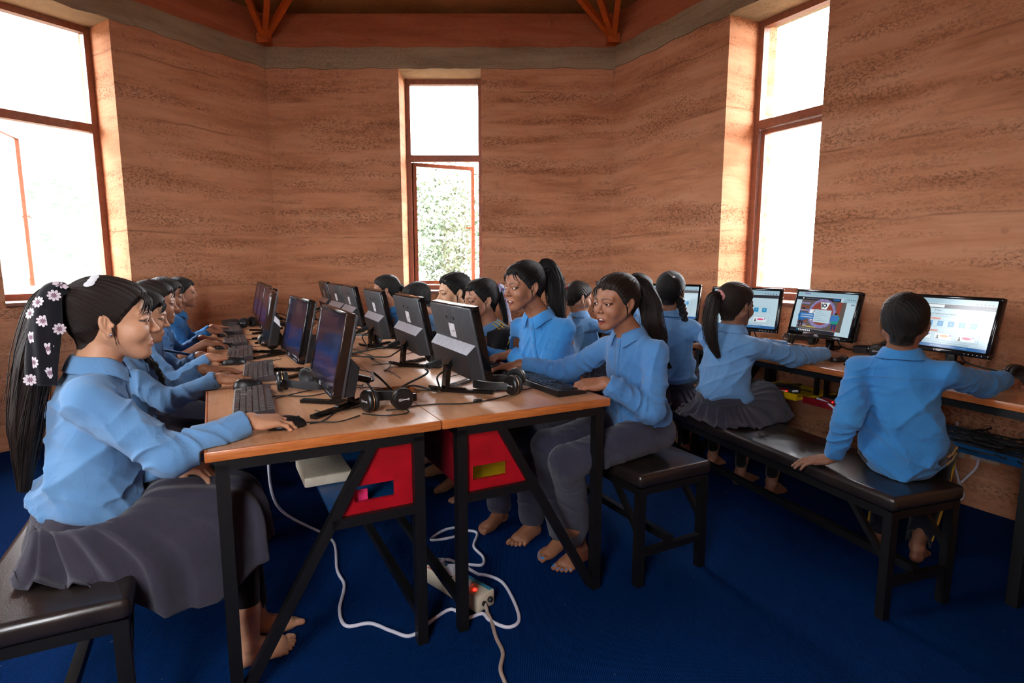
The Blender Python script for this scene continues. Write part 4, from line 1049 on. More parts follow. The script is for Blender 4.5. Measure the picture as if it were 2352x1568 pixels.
def mesh_object(name, V, Fc, mats, parent=None, col=None, midx=None, extra=None, M_inv=None):
    if M_inv is not None: V = V @ M_inv[:3, :3].T+M_inv[:3, 3]
    me = bpy.data.meshes.new(name); nf = len(Fc)
    me.vertices.add(len(V)); me.vertices.foreach_set('co', np.asarray(V, F32).ravel())
    Fc = np.asarray(Fc, np.int32); me.loops.add(nf*4); me.loops.foreach_set('vertex_index', Fc.ravel()); me.polygons.add(nf)
    me.polygons.foreach_set('loop_start', np.arange(nf, dtype=np.int32)*4); me.polygons.foreach_set('loop_total', np.full(nf, 4, np.int32))
    for m_ in (mats if isinstance(mats, (list, tuple)) else [mats]): me.materials.append(m_)
    me.polygons.foreach_set('use_smooth', np.ones(nf, bool))
    if midx is not None: me.polygons.foreach_set('material_index', np.asarray(midx, np.int32))
    me.update(calc_edges=True)
    if col is not None:
        a = me.attributes.new('tint', 'FLOAT_COLOR', 'POINT'); c4 = np.ones((len(V), 4), F32); c4[:, :3] = col; a.data.foreach_set('color', c4.ravel())
    if extra is not None:
        a = me.attributes.new('strand', 'FLOAT_VECTOR', 'POINT'); a.data.foreach_set('vector', np.asarray(extra, F32).ravel())
    o = bpy.data.objects.new(name, me); COL.objects.link(o)
    if parent is not None: o.parent = parent
    return o
def merge(parts):
    vs = []; fs = []; n = 0
    for V, Fq in parts: vs.append(V); fs.append(np.asarray(Fq)+n); n += len(V)
    return np.concatenate(vs), np.concatenate(fs)

# ------------------------------------------------------------------ people: materials
def skin_mats():
    t = NT('skin'); a = t.n('Attribute', _attribute_name='tint'); p = t.pos()
    v = t.noise(p, 55, 3); c = t.mix(t.ramp(v, [(.35, (.16, .16, .16)), (.65, (0, 0, 0))]), a.outputs['Color'], t.mix(1., a.outputs['Color'], (.62, .5, .45, 1), 'MULTIPLY'))
    r = t.ramp(t.noise(p, 9, 2), [(.3, (.42, .42, .42)), (.7, (.55, .55, .55))])
    t.bsdf(c, r, 0, .42, t.bump(t.noise(p, 420, 1), .10, .0012)); M['skin'] = t.m
    def hair(key, dark, light):
        t = NT(key); s = t.n('Attribute', _attribute_name='strand').outputs['Vector']
        mp = t.n('Mapping'); t.link(s, mp.inputs['Vector']); mp.inputs['Scale'].default_value = (26, 3, 1)
        n_ = t.noise(mp.outputs['Vector'], 3.5, 5, .7)
        t.bsdf(t.ramp(n_, [(.3, srgb(*dark)), (.68, srgb(*light))]), .46, 0, .28, t.bump(n_, .55, .004)); M[key] = t.m
    hair('hair_black', (6, 5, 5), (22, 18, 17)); hair('hair_brown', (10, 7, 6), (44, 30, 24))
    def cloth(key, c, d, amp=.35, rough=.85, sheen=.2):
        t = NT(key); p = t.pos(space='OBJ'); w = t.n('TexWave', _wave_type='BANDS', Scale=330.); t.link(p, w.inputs['Vector'])
        w2 = t.n('TexWave', _wave_type='BANDS', Scale=330., _bands_direction='Z'); t.link(p, w2.inputs['Vector'])
        wv = t.math('ADD', w.outputs['Fac'], w2.outputs['Fac']); n_ = t.noise(p, 5, 4, .6)
        c_ = t.ramp(n_, [(.3, srgb(*d)), (.7, srgb(*c))])
        q_ = t.noise(t.pos((1, 1, .8), 'OBJ'), 7.5, 3, .55, .9); rdg = t.math('POWER', t.math('SUBTRACT', 1., t.math('ABSOLUTE', t.math('SUBTRACT', t.math('MULTIPLY', q_, 4.), 2.))), 3., True)
        h = t.math('ADD', t.math('MULTIPLY', wv, .12), t.math('ADD', t.math('MULTIPLY', rdg, 1.1), t.math('MULTIPLY', t.noise(p, 26, 4, .6, .4), .7)))
        t.bsdf(c_, rough, 0, .2, t.bump(h, amp*1.25, .007), sheen=sheen); M[key] = t.m
    cloth('shirt_blue', (112, 160, 206), (96, 144, 194)); cloth('shirt_bright', (66, 146, 212), (54, 130, 200)); cloth('shirt_mid', (84, 140, 196), (70, 124, 184))  # uniform blue in lighter and darker copies; light on pupils put into colour
    cloth('skirt_grey', (62, 58, 72), (48, 45, 58)); cloth('trouser_grey', (58, 56, 74), (46, 44, 60)); cloth('legging_black', (16, 15, 18), (10, 10, 12), .15)
    cloth('navy_sport', (20, 20, 34), (14, 14, 26), .2); cloth('jacket_black', (24, 22, 28), (16, 15, 20), .25); cloth('stripe_yellow', (206, 166, 40), (186, 146, 30), .1)
    cloth('scrunchie_red', (170, 24, 40), (140, 14, 30), .5); cloth('scrunchie_pink', (226, 160, 156), (206, 136, 134), .5); cloth('scarf_black', (16, 14, 22), (10, 9, 15), .2)
    cloth('daisy_white', (226, 214, 220), (206, 190, 200), .1); cloth('daisy_centre', (150, 110, 130), (130, 90, 110), .1)
    t = NT('floral_cloth'); v = t.n('TexVoronoi', Scale=44., _feature='F1'); t.link(t.pos(space='OBJ'), v.inputs['Vector'])
    blob = t.ramp(v.outputs['Distance'], [(.30, (1, 1, 1)), (.36, (0, 0, 0))]); hue = t.ramp(t.n('SeparateColor', Color=v.outputs['Color']).outputs[0], [(.2, srgb(214, 84, 96)), (.5, srgb(70, 96, 150)), (.8, srgb(226, 150, 120))], 'CONSTANT')
    t.bsdf(t.mix(blob, srgb(206, 208, 232), hue), .8, 0, .2); M['floral_cloth'] = t.m
    plain('eye_white', (214, 206, 200), .18, vary=.02); plain('iris', (28, 16, 11), .12, vary=.05); plain('teeth', (226, 220, 206), .3, vary=.02); plain('bracelet_black', (14, 14, 16), .5)
    plain('hairclip_white', (222, 224, 230), .35, vary=.03); plain('hairclip_silver', (200, 196, 190), .25, .7); plain('stud', (200, 200, 210), .2, .9); plain('button_blue', (92, 132, 176), .4)
skin_mats()
# ------------------------------------------------------------------ people: shapes
def frame(o, x, y, z):
    Mx = np.eye(4); Mx[:3, 0], Mx[:3, 1], Mx[:3, 2], Mx[:3, 3] = x, y, z, o; return Mx
def look_frame(c, az, pitch=0., roll=0.):
    f = np.array([math.cos(az)*math.cos(pitch), math.sin(az)*math.cos(pitch), -math.sin(pitch)])
    x = _n(np.cross(f, [0, 0, 1])); z = np.cross(x, f)
    if roll: x, z = x*math.cos(roll)-z*math.sin(roll), z*math.cos(roll)+x*math.sin(roll)
    return frame(c, x, f, z)
def head_prims(mouth='calm', eyes='open', jaw=1., ears=True, boy=False):
    P = []; u = lambda *a, **k: P.append(EL(*a, **k)); r = lambda *a, **k: P.append(RC(*a, **k))
    u((0, -.018, .030), (.069, .088, .077), k=.01)
    u((0, .030, .034), (.057, .050, .054), k=.02); u((0, .030, -.022), (.056, .052, .058), k=.02)
    for s in (-1, 1):
        r((s*.050, -.006, -.036), (s*.0145*jaw, .058, -.089), .0185, .0150, k=.022)
        u((s*.0365, .0545, -.030), (.0235, .025, .026), k=.02)
        r((s*.010, .079, .018), (s*.042, .064, .019), .0085, .007, k=.014)
    u((0, .044, -.064), (.034*jaw, .034, .040), k=.02); u((0, .0635, -.059), (.026, .0185, .021), k=.014); u((0, .0675, -.0925), (.015, .0135, .0125), k=.014)
    r((0, .079, .008), (0, .0945, -.025), .0058, .0086, k=.013); u((0, .0965, -.0275), (.0098, .0095, .0082), k=.006)
    for s in (-1, 1): u((s*.0118, .0875, -.0300), (.0068, .009, .0064), k=.006)
    for s in (-1, 1): u((s*.0325, .0965, .001), (.017, .016, .0105), k=.010, op='s')
    oh = {'open': .0042, 'wide': .0048, 'down': .0022}[eyes]; oz = -.003 if eyes == 'down' else -.0009
    for s in (-1, 1):
        u((s*.0325, .0706, .0005), (.0148, .0142, .0128), k=.004)
        a = math.radians(-7*s); R = np.array([[math.cos(a), 0, -math.sin(a)], [0, 1, 0], [math.sin(a), 0, math.cos(a)]])
        u((s*.0325, .088, oz), (.0132, .013, oh), R=R, k=.0016, op='s')
        r((s*.0455, .071, .009), (s*.0205, .0815, .0085), .0022, .0024, k=.003)     # lid crease
    cz = {'calm': 0., 'smile': .006, 'open': .003, 'happy': .005}[mouth]; wx = {'calm': .0205, 'smile': .025, 'open': .021, 'happy': .023}[mouth]
    gap = {'calm': .0, 'smile': .0035, 'open': .0075, 'happy': .0062}[mouth]
    for s in (-1, 1):
        r((s*wx, .0785, -.0625+cz), (s*.0055, .0832, -.0568), .0026, .0038, k=.004); r((s*.0055, .0832, -.0568), (0, .0826, -.0580), .0038, .0036, k=.003)
        r((s*wx*.92, .0785, -.0645+cz-gap*.3), (0, .0822, -.0680-gap), .0028, .0050, k=.005)
    if gap:
        u((0, .0905, -.0625-gap*.45), (wx*.82, .016, .0018+gap*.75), k=.0015, op='s')
        for s in (-1, 1): r((s*wx, .084, -.0633+cz), (s*wx*.5, .094, -.0625+cz*.2), .0012, .0018, k=.0015, op='s')
    else:
        r((-.021, .083, -.0628), (0, .0895, -.0620), .0011, .0013, k=.002, op='s'); r((.021, .083, -.0628), (0, .0895, -.0620), .0011, .0013, k=.002, op='s')
    for s in (-1, 1): u((s*.0058, .0935, -.0362), (.0030, .0045, .0026), k=.003, op='s')
    if ears:
        for s in (-1, 1):
            a = math.radians(24)*s; ca, sa = math.cos(a), math.sin(a); R = np.array([[ca, -sa, 0], [sa, ca, 0], [0, 0, 1.]]) @ np.array([[1, 0, 0], [0, math.cos(.2), -math.sin(.2)], [0, math.sin(.2), math.cos(.2)]])
            e = 1.12 if boy else 1.
            u((s*.0715, -.010, -.004), (.0062, .0165*e, .0275*e), R=R, k=.004); u((s*.0695, -.004, -.030), (.0058, .0075, .0085), k=.005)
            u((s*.0775, -.0075, -.001), (.0048, .0095, .0185), R=R, k=.003, op='s'); r((s*.0735, -.010, .010), (s*.0735, -.0125, -.012), .0028, .0024, k=.002)
            u((s*.071, .004, -.008), (.0045, .0042, .006), k=.004)
    return P
SKULL = [EL((0, -.018, .030), (.069, .088, .077), k=.01), EL((0, .030, .034), (.057, .050, .054), k=.02), EL((0, .030, -.022), (.056, .052, .058), k=.02), RC((0, -.03, -.03), (0, -.05, -.09), .050, .046, k=.03)]
HL_G = ([-.2, -.085, -.062, -.040, -.022, -.008, .006, .020, .036, .050, .062, .076, .2], [-.042, -.044, -.042, -.030, -.008, .006, -.012, .000, .024, .044, .053, .058, .062])
HL_B = ([-.2, -.085, -.062, -.040, -.022, -.008, .006, .018, .034, .050, .062, .076, .2], [-.050, -.052, -.046, -.026, .000, .010, -.006, .002, .028, .044, .050, .052, .054])
def tint_head(q, skin, V):
    """own colours of skin: lips, brows, lash line"""
    c = np.tile(np.asarray(skin, float), (len(q), 1)); x, y, z = q.T; ax = np.abs(x)
    def mixin(w, col):
        nonlocal c
        w = np.clip(w, 0, 1)[:, None]; c = c*(1-w)+np.asarray(col)*w
    sk = np.asarray(skin)
    cz = {'calm': 0., 'smile': .006, 'open': .003, 'happy': .005}[V['mouth']]; wx = {'calm': .0205, 'smile': .025, 'open': .021, 'happy': .023}[V['mouth']]
    gap = {'calm': .0, 'smile': .0035, 'open': .0075, 'happy': .005}[V['mouth']]
    zc = -.0622+cz*(ax/wx)**2-gap*.4*(1-(ax/wx)**2); top = .0088*(1-.75*(ax/wx)**2)+.2*gap; bot = .0125*(1-.6*(ax/wx)**2)+gap*.9
    dz = z-zc; lip = np.minimum((top-dz), (dz+bot))/.0022; lip = np.where((ax < wx*1.04) & (y > .070), lip, 0); mixin(lip*.6, sk*np.array([.98, .62, .62])+np.array([.03, .0, .008]))
    if gap: mixin(np.where((ax < wx*.9) & (np.abs(z+.0625+gap*.45) < .0016+gap*.75) & (y < .0845) & (y > .066), 1., 0), (.10, .02, .02))
    t = (ax-.010)/.036; zb = .0165+.0065*np.sin(np.clip(t, 0, 1)*2.1)-.0035*np.clip(t, 0, 1)**3*2
    br = (1-np.abs(z-zb)/(.0036*(1-.55*np.clip(t, 0, 1))))*2.; mixin(np.where((t > 0) & (t < 1) & (y > .045), br, 0)*.85, (.018, .012, .010))
    ex = (ax-.0325)/.0145; ez = (z-.0008)/(.0066 if V['eyes'] != 'down' else .005); rr_ = np.sqrt(ex**2+ez**2)
    mixin(np.where((y > .060) & (z > -.004), 1-np.abs(rr_-1.0)/.22, 0)*1.1, (.012, .008, .007))
    mixin(np.where((y > .06) & (z <= -.001), 1-np.abs(rr_-1.0)/.16, 0)*.5, (.05, .03, .025))
    # hairline shade of short hair at the temples and brow
    return np.clip(c, 0, 1)
FING = [(-.0255, .083, (.036, .022, .018), .0082), (-.0085, .087, (.040, .025, .019), .0084), (.0090, .083, (.037, .023, .018), .0080), (.0245, .075, (.029, .018, .016), .0072)]
POSE = {'mouse': dict(c=[(.24, .42, .25), (.22, .46, .28), (.26, .50, .3), (.30, .5, .3)], sp=(.10, .02, -.05, -.16), th=[(-.024, .020, -.010), (-.043, .046, -.024), (-.047, .072, -.034), (-.040, .091, -.040)]),
        'flat': dict(c=[(.10, .26, .16), (.08, .24, .16), (.10, .28, .18), (.14, .3, .2)], sp=(.12, .03, -.06, -.2), th=[(-.024, .020, -.008), (-.044, .046, -.014), (-.055, .070, -.020), (-.058, .090, -.024)]),
        'rest': dict(c=[(.40, .62, .40), (.45, .70, .42), (.50, .74, .45), (.52, .72, .45)], sp=(.06, .01, -.04, -.10), th=[(-.022, .020, -.012), (-.036, .046, -.028), (-.032, .070, -.038), (-.022, .086, -.044)]),
        'type': dict(c=[(.20, .50, .34), (.14, .52, .36), (.18, .54, .36), (.26, .56, .36)], sp=(.12, .03, -.06, -.18), th=[(-.024, .020, -.010), (-.043, .046, -.020), (-.046, .070, -.028), (-.038, .088, -.034)])}
def hand_prims(side, pose):
    """right hand: thumb at -x; y towards the fingers, z dorsal. side +1 right, -1 left"""
    Q = POSE[pose]; P = []; tips = []; sx = side
    def X(p): return (p[0]*sx, p[1], p[2])
    P.append(RC((0, -.09, 0), (0, -.012, 0), .0245, .0205, k=.012)); P.append(EL((0, .004, 0), (.0245, .026, .0155), k=.012))
    for x, y, ph, r in FING: P.append(RC(X((x*.55, .006, .0)), X((x, y, -.001)), .0135, r*1.22, k=.010))
    P.append(EL((0, .044, -.005), (.034, .043, .0125), k=.012)); P.append(EL(X((-.024, .034, -.011)), (.0145, .026, .0125), k=.010)); P.append(EL(X((.022, .030, -.009)), (.012, .027, .011), k=.010))
    for (x, y, ph, r), c, sp in zip(FING, Q['c'], Q['sp']):
        p = np.array([x, y, 0.]); a = 0.; kk = .005
        for i in range(3):
            a += c[i]; d = np.array([-math.sin(sp)*math.cos(a), math.cos(sp)*math.cos(a), -math.sin(a)]); q = p+d*ph[i]
            r0 = r*(1-.10*i); r1 = r*(1-.10*(i+1)); P.append(RC(X(p), X(q), r0, r1*.98, k=kk)); kk = .0035
            if i < 2: P.append(EL(X(q+np.array([0, 0, .0006])), (r1*1.06,)*3, k=.003))
            p = q
        n = np.array([0, math.sin(a), math.cos(a)]); tips.append((X(p+n*r*.62-d*.001), r*.62))
    th = [np.array(t) for t in Q['th']]; rs = (.0135, .0112, .0098, .0080)
    for i in range(3): P.append(RC(X(th[i]), X(th[i+1]), rs[i], rs[i+1], k=.007 if i == 0 else .0035))
    d = _n(th[3]-th[2]); n = _n(np.cross(np.cross(d, [-.6, 0, 1]), d)); tips.append((X(th[3]+n*.0055), .0062))
    return P, tips
def foot_prims(side):
    """y towards the toes, z up, origin under the ankle at floor level; x to the person's right; side +1 right foot (big toe at -x)"""
    P = []; sx = side; X = lambda p: (p[0]*sx, p[1], p[2])
    P.append(RC((0, -.002, .20), (0, -.004, .075), .034, .029, k=.02)); P.append(EL((0, -.030, .030), (.026, .032, .030), k=.02))
    P.append(RC((0, .0, .060), X((-.008, .095, .026)), .031, .022, k=.02)); P.append(RC(X((.012, -.02, .024)), X((.024, .085, .016)), .022, .016, k=.02)); P.append(RC(X((-.016, .03, .03)), X((-.022, .105, .020)), .020, .018, k=.02))
    P.append(EL(X((.0, .085, .016)), (.040, .036, .016), k=.015)); P.append(EL(X((-.022, -.002, .076)), (.012, .013, .014), k=.012)); P.append(EL(X((.024, -.006, .068)), (.012, .013, .014), k=.012))
    tips = []
    for i, (x, y, L, r) in enumerate(((-.026, .112, .036, .0125), (-.007, .116, .030, .0088), (.009, .110, .027, .0082), (.023, .100, .024, .0078), (.036, .087, .020, .0078))):
        a = (x, y, r+.004); b = (x*1.06, y+L*.62, r+.006); c = (x*1.08, y+L, r+.001); P.append(RC(X(a), X(b), r*1.1, r*.95, k=.006)); P.append(RC(X(b), X(c), r, r*.92, k=.003)); tips.append((X((c[0], c[1]-.001, c[2]+r*.8)), r*.62))
    return P, tips
def ik(S, Wr, l1, l2, pole):
    d = Wr-S; L = np.linalg.norm(d)
    if L > (l1+l2)*.985: f = L/((l1+l2)*.985); l1 *= f; l2 *= f
    d = d/L; a = (l1*l1-l2*l2+L*L)/(2*L); h = math.sqrt(max(l1*l1-a*a, 1e-6)); p = np.asarray(pole, float); p = _n(p-d*(p @ d))
    return S+d*a+p*h
def loft(path, rad, n=28, seed=0, groove=.06, twist=0., flat=1., taper_noise=.0, strands=0, strand_r=.0016, side=None, spread=1.1):
    """hair hank along a path: grooved tube plus loose strands; returns V, F, strand coordinates"""
    p = spline(path, 8); k = len(p); t = np.linspace(0, 1, k); r = np.interp(t, np.linspace(0, 1, len(rad)), rad)
    T = np.gradient(p, axis=0); T /= np.linalg.norm(T, axis=1)[:, None]; g = np.random.default_rng(seed)
    s = _n(np.cross(T[0], [0.3, .2, 1.])) if side is None else _n(np.asarray(side)-T[0]*(np.asarray(side) @ T[0])); Sx = []; Sy = []
    for i in range(k): s = _n(s-T[i]*(s @ T[i])); Sx.append(s); Sy.append(np.cross(T[i], s))
    Sx = np.array(Sx); Sy = np.array(Sy); a = np.arange(n)*2*PI/n; ph = g.random(6)*6
    vs = []; at = []
    for i in range(k):
        gr = 1+groove*(np.sin(a*5+ph[0]+t[i]*3+twist*t[i])+.7*np.sin(a*9+ph[1]-t[i]*4)+.5*np.sin(a*3+ph[2]+t[i]*9))
        vs.append(p[i]+(r[i]*gr*np.cos(a))[:, None]*Sx[i]+(r[i]*gr*np.sin(a)*flat)[:, None]*Sy[i]); at.append(np.stack([a/PI*.8+ph[3], np.full(n, t[i]*.6), np.zeros(n)], 1))
    V = np.concatenate(vs); A = np.concatenate(at); i, j = np.meshgrid(np.arange(k-1), np.arange(n), indexing='ij'); j2 = (j+1) % n
    Fq = np.stack([i*n+j, i*n+j2, (i+1)*n+j2, (i+1)*n+j], -1).reshape(-1, 4)
    parts = [(V, Fq)]; ats = [A]
    for q in range(strands):
        a0 = g.random()*2*PI; rr = .85+spread*.28*g.random(); t0 = g.random()*.35; t1 = min(1., .65+.5*g.random()); idx = np.arange(int(t0*(k-1)), max(int(t1*(k-1)), int(t0*(k-1))+4)+1); idx = idx[idx < k]
        w = np.linspace(0, 1, len(idx)); aa = a0+.5*np.sin(w*3+g.random()*6)+twist*t[idx]*.5; ro = r[idx]*rr*(1+.18*np.sin(w*(4+4*g.random())+g.random()*6)*w)+.004*w*w*g.random()
        c = p[idx]+(ro*np.cos(aa))[:, None]*Sx[idx]+(ro*np.sin(aa)*flat)[:, None]*Sy[idx]; m = len(idx); b = np.arange(4)*PI/2
        rad_ = strand_r*(1-.6*w); sv = c[:, None, :]+rad_[:, None, None]*(np.cos(b)[None, :, None]*Sx[idx][:, None, :]+np.sin(b)[None, :, None]*Sy[idx][:, None, :])
        i, j = np.meshgrid(np.arange(m-1), np.arange(4), indexing='ij'); parts.append((sv.reshape(-1, 3), np.stack([i*4+j, i*4+(j+1) % 4, (i+1)*4+(j+1) % 4, (i+1)*4+j], -1).reshape(-1, 4)))
        ats.append(np.stack([np.full(m*4, a0/PI+g.random()), np.repeat(w*.6, 4), np.zeros(m*4)], 1))
    V, Fq = merge(parts); return V, Fq, np.concatenate(ats)
def braid(path, rad, seed=0, turns=7):
    p = spline(path, 12); k = len(p); t = np.linspace(0, 1, k); r = np.interp(t, np.linspace(0, 1, len(rad)), rad); T = np.gradient(p, axis=0); T /= np.linalg.norm(T, axis=1)[:, None]
    s = _n(np.cross(T[0], [.2, .3, 1])); out = []; at = []
    Sx = []; Sy = []
    for i in range(k): s = _n(s-T[i]*(s @ T[i])); Sx.append(s); Sy.append(np.cross(T[i], s))
    Sx = np.array(Sx); Sy = np.array(Sy)
    for q in range(3):
        a = 2*PI*(t*turns*.5+q/3); c = p+(r*.62*np.cos(a))[:, None]*Sx+(r*.42*np.sin(2*a))[:, None]*Sy
        V, Fq, A = loft(c[::3], r[::3]*.62, n=12, seed=seed+q, groove=.05); out.append((V, Fq)); at.append(A)
    V, Fq = merge(out); return V, Fq, np.concatenate(at)
# ------------------------------------------------------------------ people: assembling one pupil
def UVD(d):                                        # direction given in desk axes
    return np.array([*(d[0]*UX+d[1]*VX), d[2]])
def table_clip(P, d):
    """sleeves and hands rest on the desk tops instead of sinking in"""
    z = P[:, 2]
    if z.max() < .70 or z.min() > .76: return d
    q = P[:, :2]-SO.astype(F32); u = q @ UX.astype(F32); v = q @ VX.astype(F32); w_ = P[:, :2]-WO.astype(F32); a = w_ @ WXX.astype(F32)
    on = ((np.abs(u) < .664) & (v > -.012)) | ((a > -.010) & (u > 1.2))
    return np.where(on & (z > .695), np.maximum(d, F32(.7412)-z), d).astype(F32)
def person(label, head, az, pelvis, skin, group=None, pitch=0., roll=0., baz=None, s=1., hs=None, near=1., mouth='calm', eyes='open', boy=False, hair='hair_black', shirt='shirt_blue', bottom='trousers',
           R=None, L=None, knees=None, ankles=None, sw=.136, neck=None, pony=None, nails=None, gaze=None, hem=-.05, belly=1., feet=True, slv=1., lower='trouser_grey', braids=None, gown=None, legs=True, spread=.085, ear_stud=False, seed=0, bang=0, bare=None):
    hs = hs or s; baz = az if baz is None else baz
    C = W(*head); Hm = look_frame(C, ANG+math.radians(az), math.radians(pitch), math.radians(roll)); Pv = W(*pelvis)
    fa = ANG+math.radians(baz); fwd0 = np.array([math.cos(fa), math.sin(fa), 0.]); right = np.cross(fwd0, [0, 0, 1.])
    N = (Hm @ np.array([0, -.040*hs, -.150*hs, 1]))[:3] if neck is None else W(*neck)
    up = _n(N-Pv); right = _n(right-up*(right @ up)); fwd = np.cross(up, right); Lt = np.linalg.norm(N-Pv)
    root_loc = np.array([Pv[0], Pv[1], 0.]); MI = np.eye(4); MI[:3, 3] = -root_loc
    rs = np.random.default_rng(seed+100); cl = 2.6 if near > 1.4 else (3.6 if near > .9 else 4.6)
    fine = {2: .0016, 1: .0024, 0: .0032}[2 if near > 1.4 else (1 if near > .9 else 0)]; cloth_res = {2: .0042, 1: .0060, 0: .0075}[2 if near > 1.4 else (1 if near > .9 else 0)]
    T_ = frame(Pv, right, fwd, up)
    tp = lambda x, y, z: Pv+right*x*s+fwd*y*s+up*z*Lt
    SH = {1: N+right*sw*s-up*.060*s-fwd*.004, -1: N-right*sw*s-up*.060*s-fwd*.004}
    l1, l2 = .245*s, .215*s; ARM = {}
    for sd, H_ in ((1, R), (-1, L)):
        H_ = dict(H_ or {}); wr = W(*H_['w']) if 'w' in H_ else tp(sd*.16, .22, .12)
        f = _n(UVD(H_.get('f', (1, 0, -.1)))) if 'f' in H_ else _n(fwd); nrm = UVD(H_.get('n', (0, 0, 1))); nrm = _n(nrm-f*(nrm @ f))
        pole = UVD(H_['pole']) if 'pole' in H_ else (-np.array([0, 0, 1.])+right*sd*.55-fwd*.15)
        E_ = ik(SH[sd], wr, l1, l2, pole); ARM[sd] = (E_, wr, frame(wr, np.cross(f, nrm), f, nrm), H_.get('pose', 'rest'))
    HIP = {sd: tp(sd*.078, .0, -.02) for sd in (1, -1)}; KN = {}; AN = {}; FA = {}
    for i, sd in enumerate((1, -1)):
        KN[sd] = W(*knees[i]) if knees else HIP[sd]+fwd0*.40*s+right*sd*.02+np.array([0, 0, .485*min(s, 1)-HIP[sd][2]])
        if ankles: a = ankles[i]; AN[sd] = W(a[0], a[1], a[2] if len(a) > 2 else .0); FA[sd] = ANG+math.radians(a[3] if len(a) > 3 else baz)
        else: AN[sd] = KN[sd]*np.array([1, 1, 0])-fwd0*.04; FA[sd] = fa
    # --- body: one skin surface, finer where skin shows
    body = []; tints = []
    sk = np.array(srgb(*skin)[:3])
    hp = place_prims(head_prims(mouth, eyes, boy=boy), Hm, hs)
    hp.append(RC((Hm @ [0, -.022*hs, -.055*hs, 1])[:3], N+up*.0-fwd*.004, .047*hs, .050*hs, k=.02)); hp.append(RC(N-up*.0, N-up*.09, .052*hs, .05*hs, k=.02))
    V, Fq = mesh_field(hp, fine); q = (V-C) @ Hm[:3, :3]/hs; body.append((V, Fq)); tints.append(tint_head(q, sk, dict(mouth=mouth, eyes=eyes)))
    for sd in (1, -1):
        E_, wr, Hf, pose = ARM[sd]; hpz, tips = hand_prims(sd, pose); hz = .93*hs; P = place_prims(hpz, Hf, hz)
        P.append(RC(E_*.75+wr*.25, wr-(wr-E_)*.06, .031*s, .0235*s, k=.012))
        P = [p for p in P if not (isinstance(p, RC) and np.allclose(p.a, (Hf @ [0, -.09*hz, 0, 1])[:3]))]+[RC(wr-_n(wr-E_)*.05, wr, .0225*s, .0205*s, k=.012)]
        V, Fq = mesh_field(P, fine*1.05, post=table_clip); body.append((V, Fq)); c = np.tile(sk, (len(V), 1)); q = (V-wr) @ Hf[:3, :3]/hz
        pal = np.clip(-q[:, 2]/.01, 0, 1)[:, None]*.35; c = c*(1-pal)+(sk*1.25+.03)*pal
        for tpos, r_ in tips:
            w_ = np.clip((r_*1.0-np.linalg.norm(q-np.array(tpos), axis=1))/.0012, 0, 1)[:, None]; c = c*(1-w_)+np.array(nails if nails is not None else sk*1.25+.08)*w_
        tints.append(np.clip(c, 0, 1))
    if feet:
        for sd in (1, -1):
            fp, tips = foot_prims(sd); a = FA[sd]; y = np.array([math.cos(a), math.sin(a), 0]); x = np.cross(y, [0, 0, 1.]); Fm = frame(AN[sd], x, y, np.array([0, 0, 1.])); P = place_prims(fp[1:], Fm, .92*s)
            P.append(RC(AN[sd]+np.array([0, 0, .075*s]), AN[sd]*.62+KN[sd]*.38, .028*s, .041*s, k=.02)); V, Fq = mesh_field(P, max(fine*1.25, .0026)); body.append((V, Fq)); c = np.tile(sk*.95, (len(V), 1)); q = (V-AN[sd]) @ Fm[:3, :3]/(.92*s)
            for tpos, r_ in tips:
                w_ = np.clip((r_-np.linalg.norm(q-np.array(tpos), axis=1))/.0012, 0, 1)[:, None]; c = c*(1-w_)+np.array(nails if nails is not None else sk*1.2+.06)*w_
            tints.append(np.clip(c, 0, 1))
    P = [EL(tp(0, 0, .62), (.118*s, .075*s, .34*Lt), T_[:3, :3], .02), EL(tp(0, 0, .08), (.115*s, .085*s, .10*s), T_[:3, :3], .03), RC(SH[-1]-up*.012*s, SH[1]-up*.012*s, .030*s, .030*s, .02), RC(N-up*.08, N, .045*s, .042*s, .02)]
    for sd in (1, -1):
        P += [RC(SH[sd]-up*.01*s, ARM[sd][0], .034*s, .029*s, .015), RC(ARM[sd][0], ARM[sd][1], .029*s, .019*s, .015)]
        if legs: P += [RC(HIP[sd], KN[sd], .062*s, .044*s, .02), RC(KN[sd], AN[sd]+np.array([0, 0, .08*s]), .044*s, .026*s, .015)]
    V, Fq = mesh_field(P, .008); body.append((V, Fq)); tints.append(np.tile(sk, (len(V), 1)))
    V, Fq = merge(body); root = mesh_object('person', V, Fq, M['skin'], col=np.concatenate(tints), M_inv=MI); root.location = tuple(root_loc)
    tag(root, label, 'person', group)
    add = lambda name, V, Fq, mat, **k: mesh_object(name, V, Fq, M[mat] if isinstance(mat, str) else mat, parent=root, M_inv=MI, **k)
    hw = lambda x, y, z: (Hm @ np.array([x*hs, y*hs, z*hs, 1]))[:3]
    # --- eyes, teeth
    gz = _n(UVD(gaze)) if gaze is not None else _n(Hm[:3, 1]+np.array([0, 0, -.25 if eyes == 'down' else -.08]))
    for sd in (1, -1):
        m = MB(); ex = hw(sd*.0325, .0705, .0005); y = gz; x = _n(np.cross(y, [0, 0, 1.])); Em = frame(ex, x, np.cross(y, x), y); r_ = .0126*hs; n_ = 22; rings = [(.0, 1)]+[(r_*math.sin(a), r_*math.cos(a)) for a in (.24, .46, .55, .75, 1.0, 1.35, 1.8, 2.3, 2.8)]
        vs = []; fs = []; mi = []
        for rad, zz in rings[1:]:
            for j in range(n_): vs.append((rad*math.cos(2*PI*j/n_), rad*math.sin(2*PI*j/n_), zz))
        m.raw(vs, [tuple(range(n_))]+[(i*n_+j, i*n_+(j+1) % n_, (i+1)*n_+(j+1) % n_, (i+1)*n_+j)[::-1] for i in range(2) for j in range(n_)], M['iris'], MI @ Em)
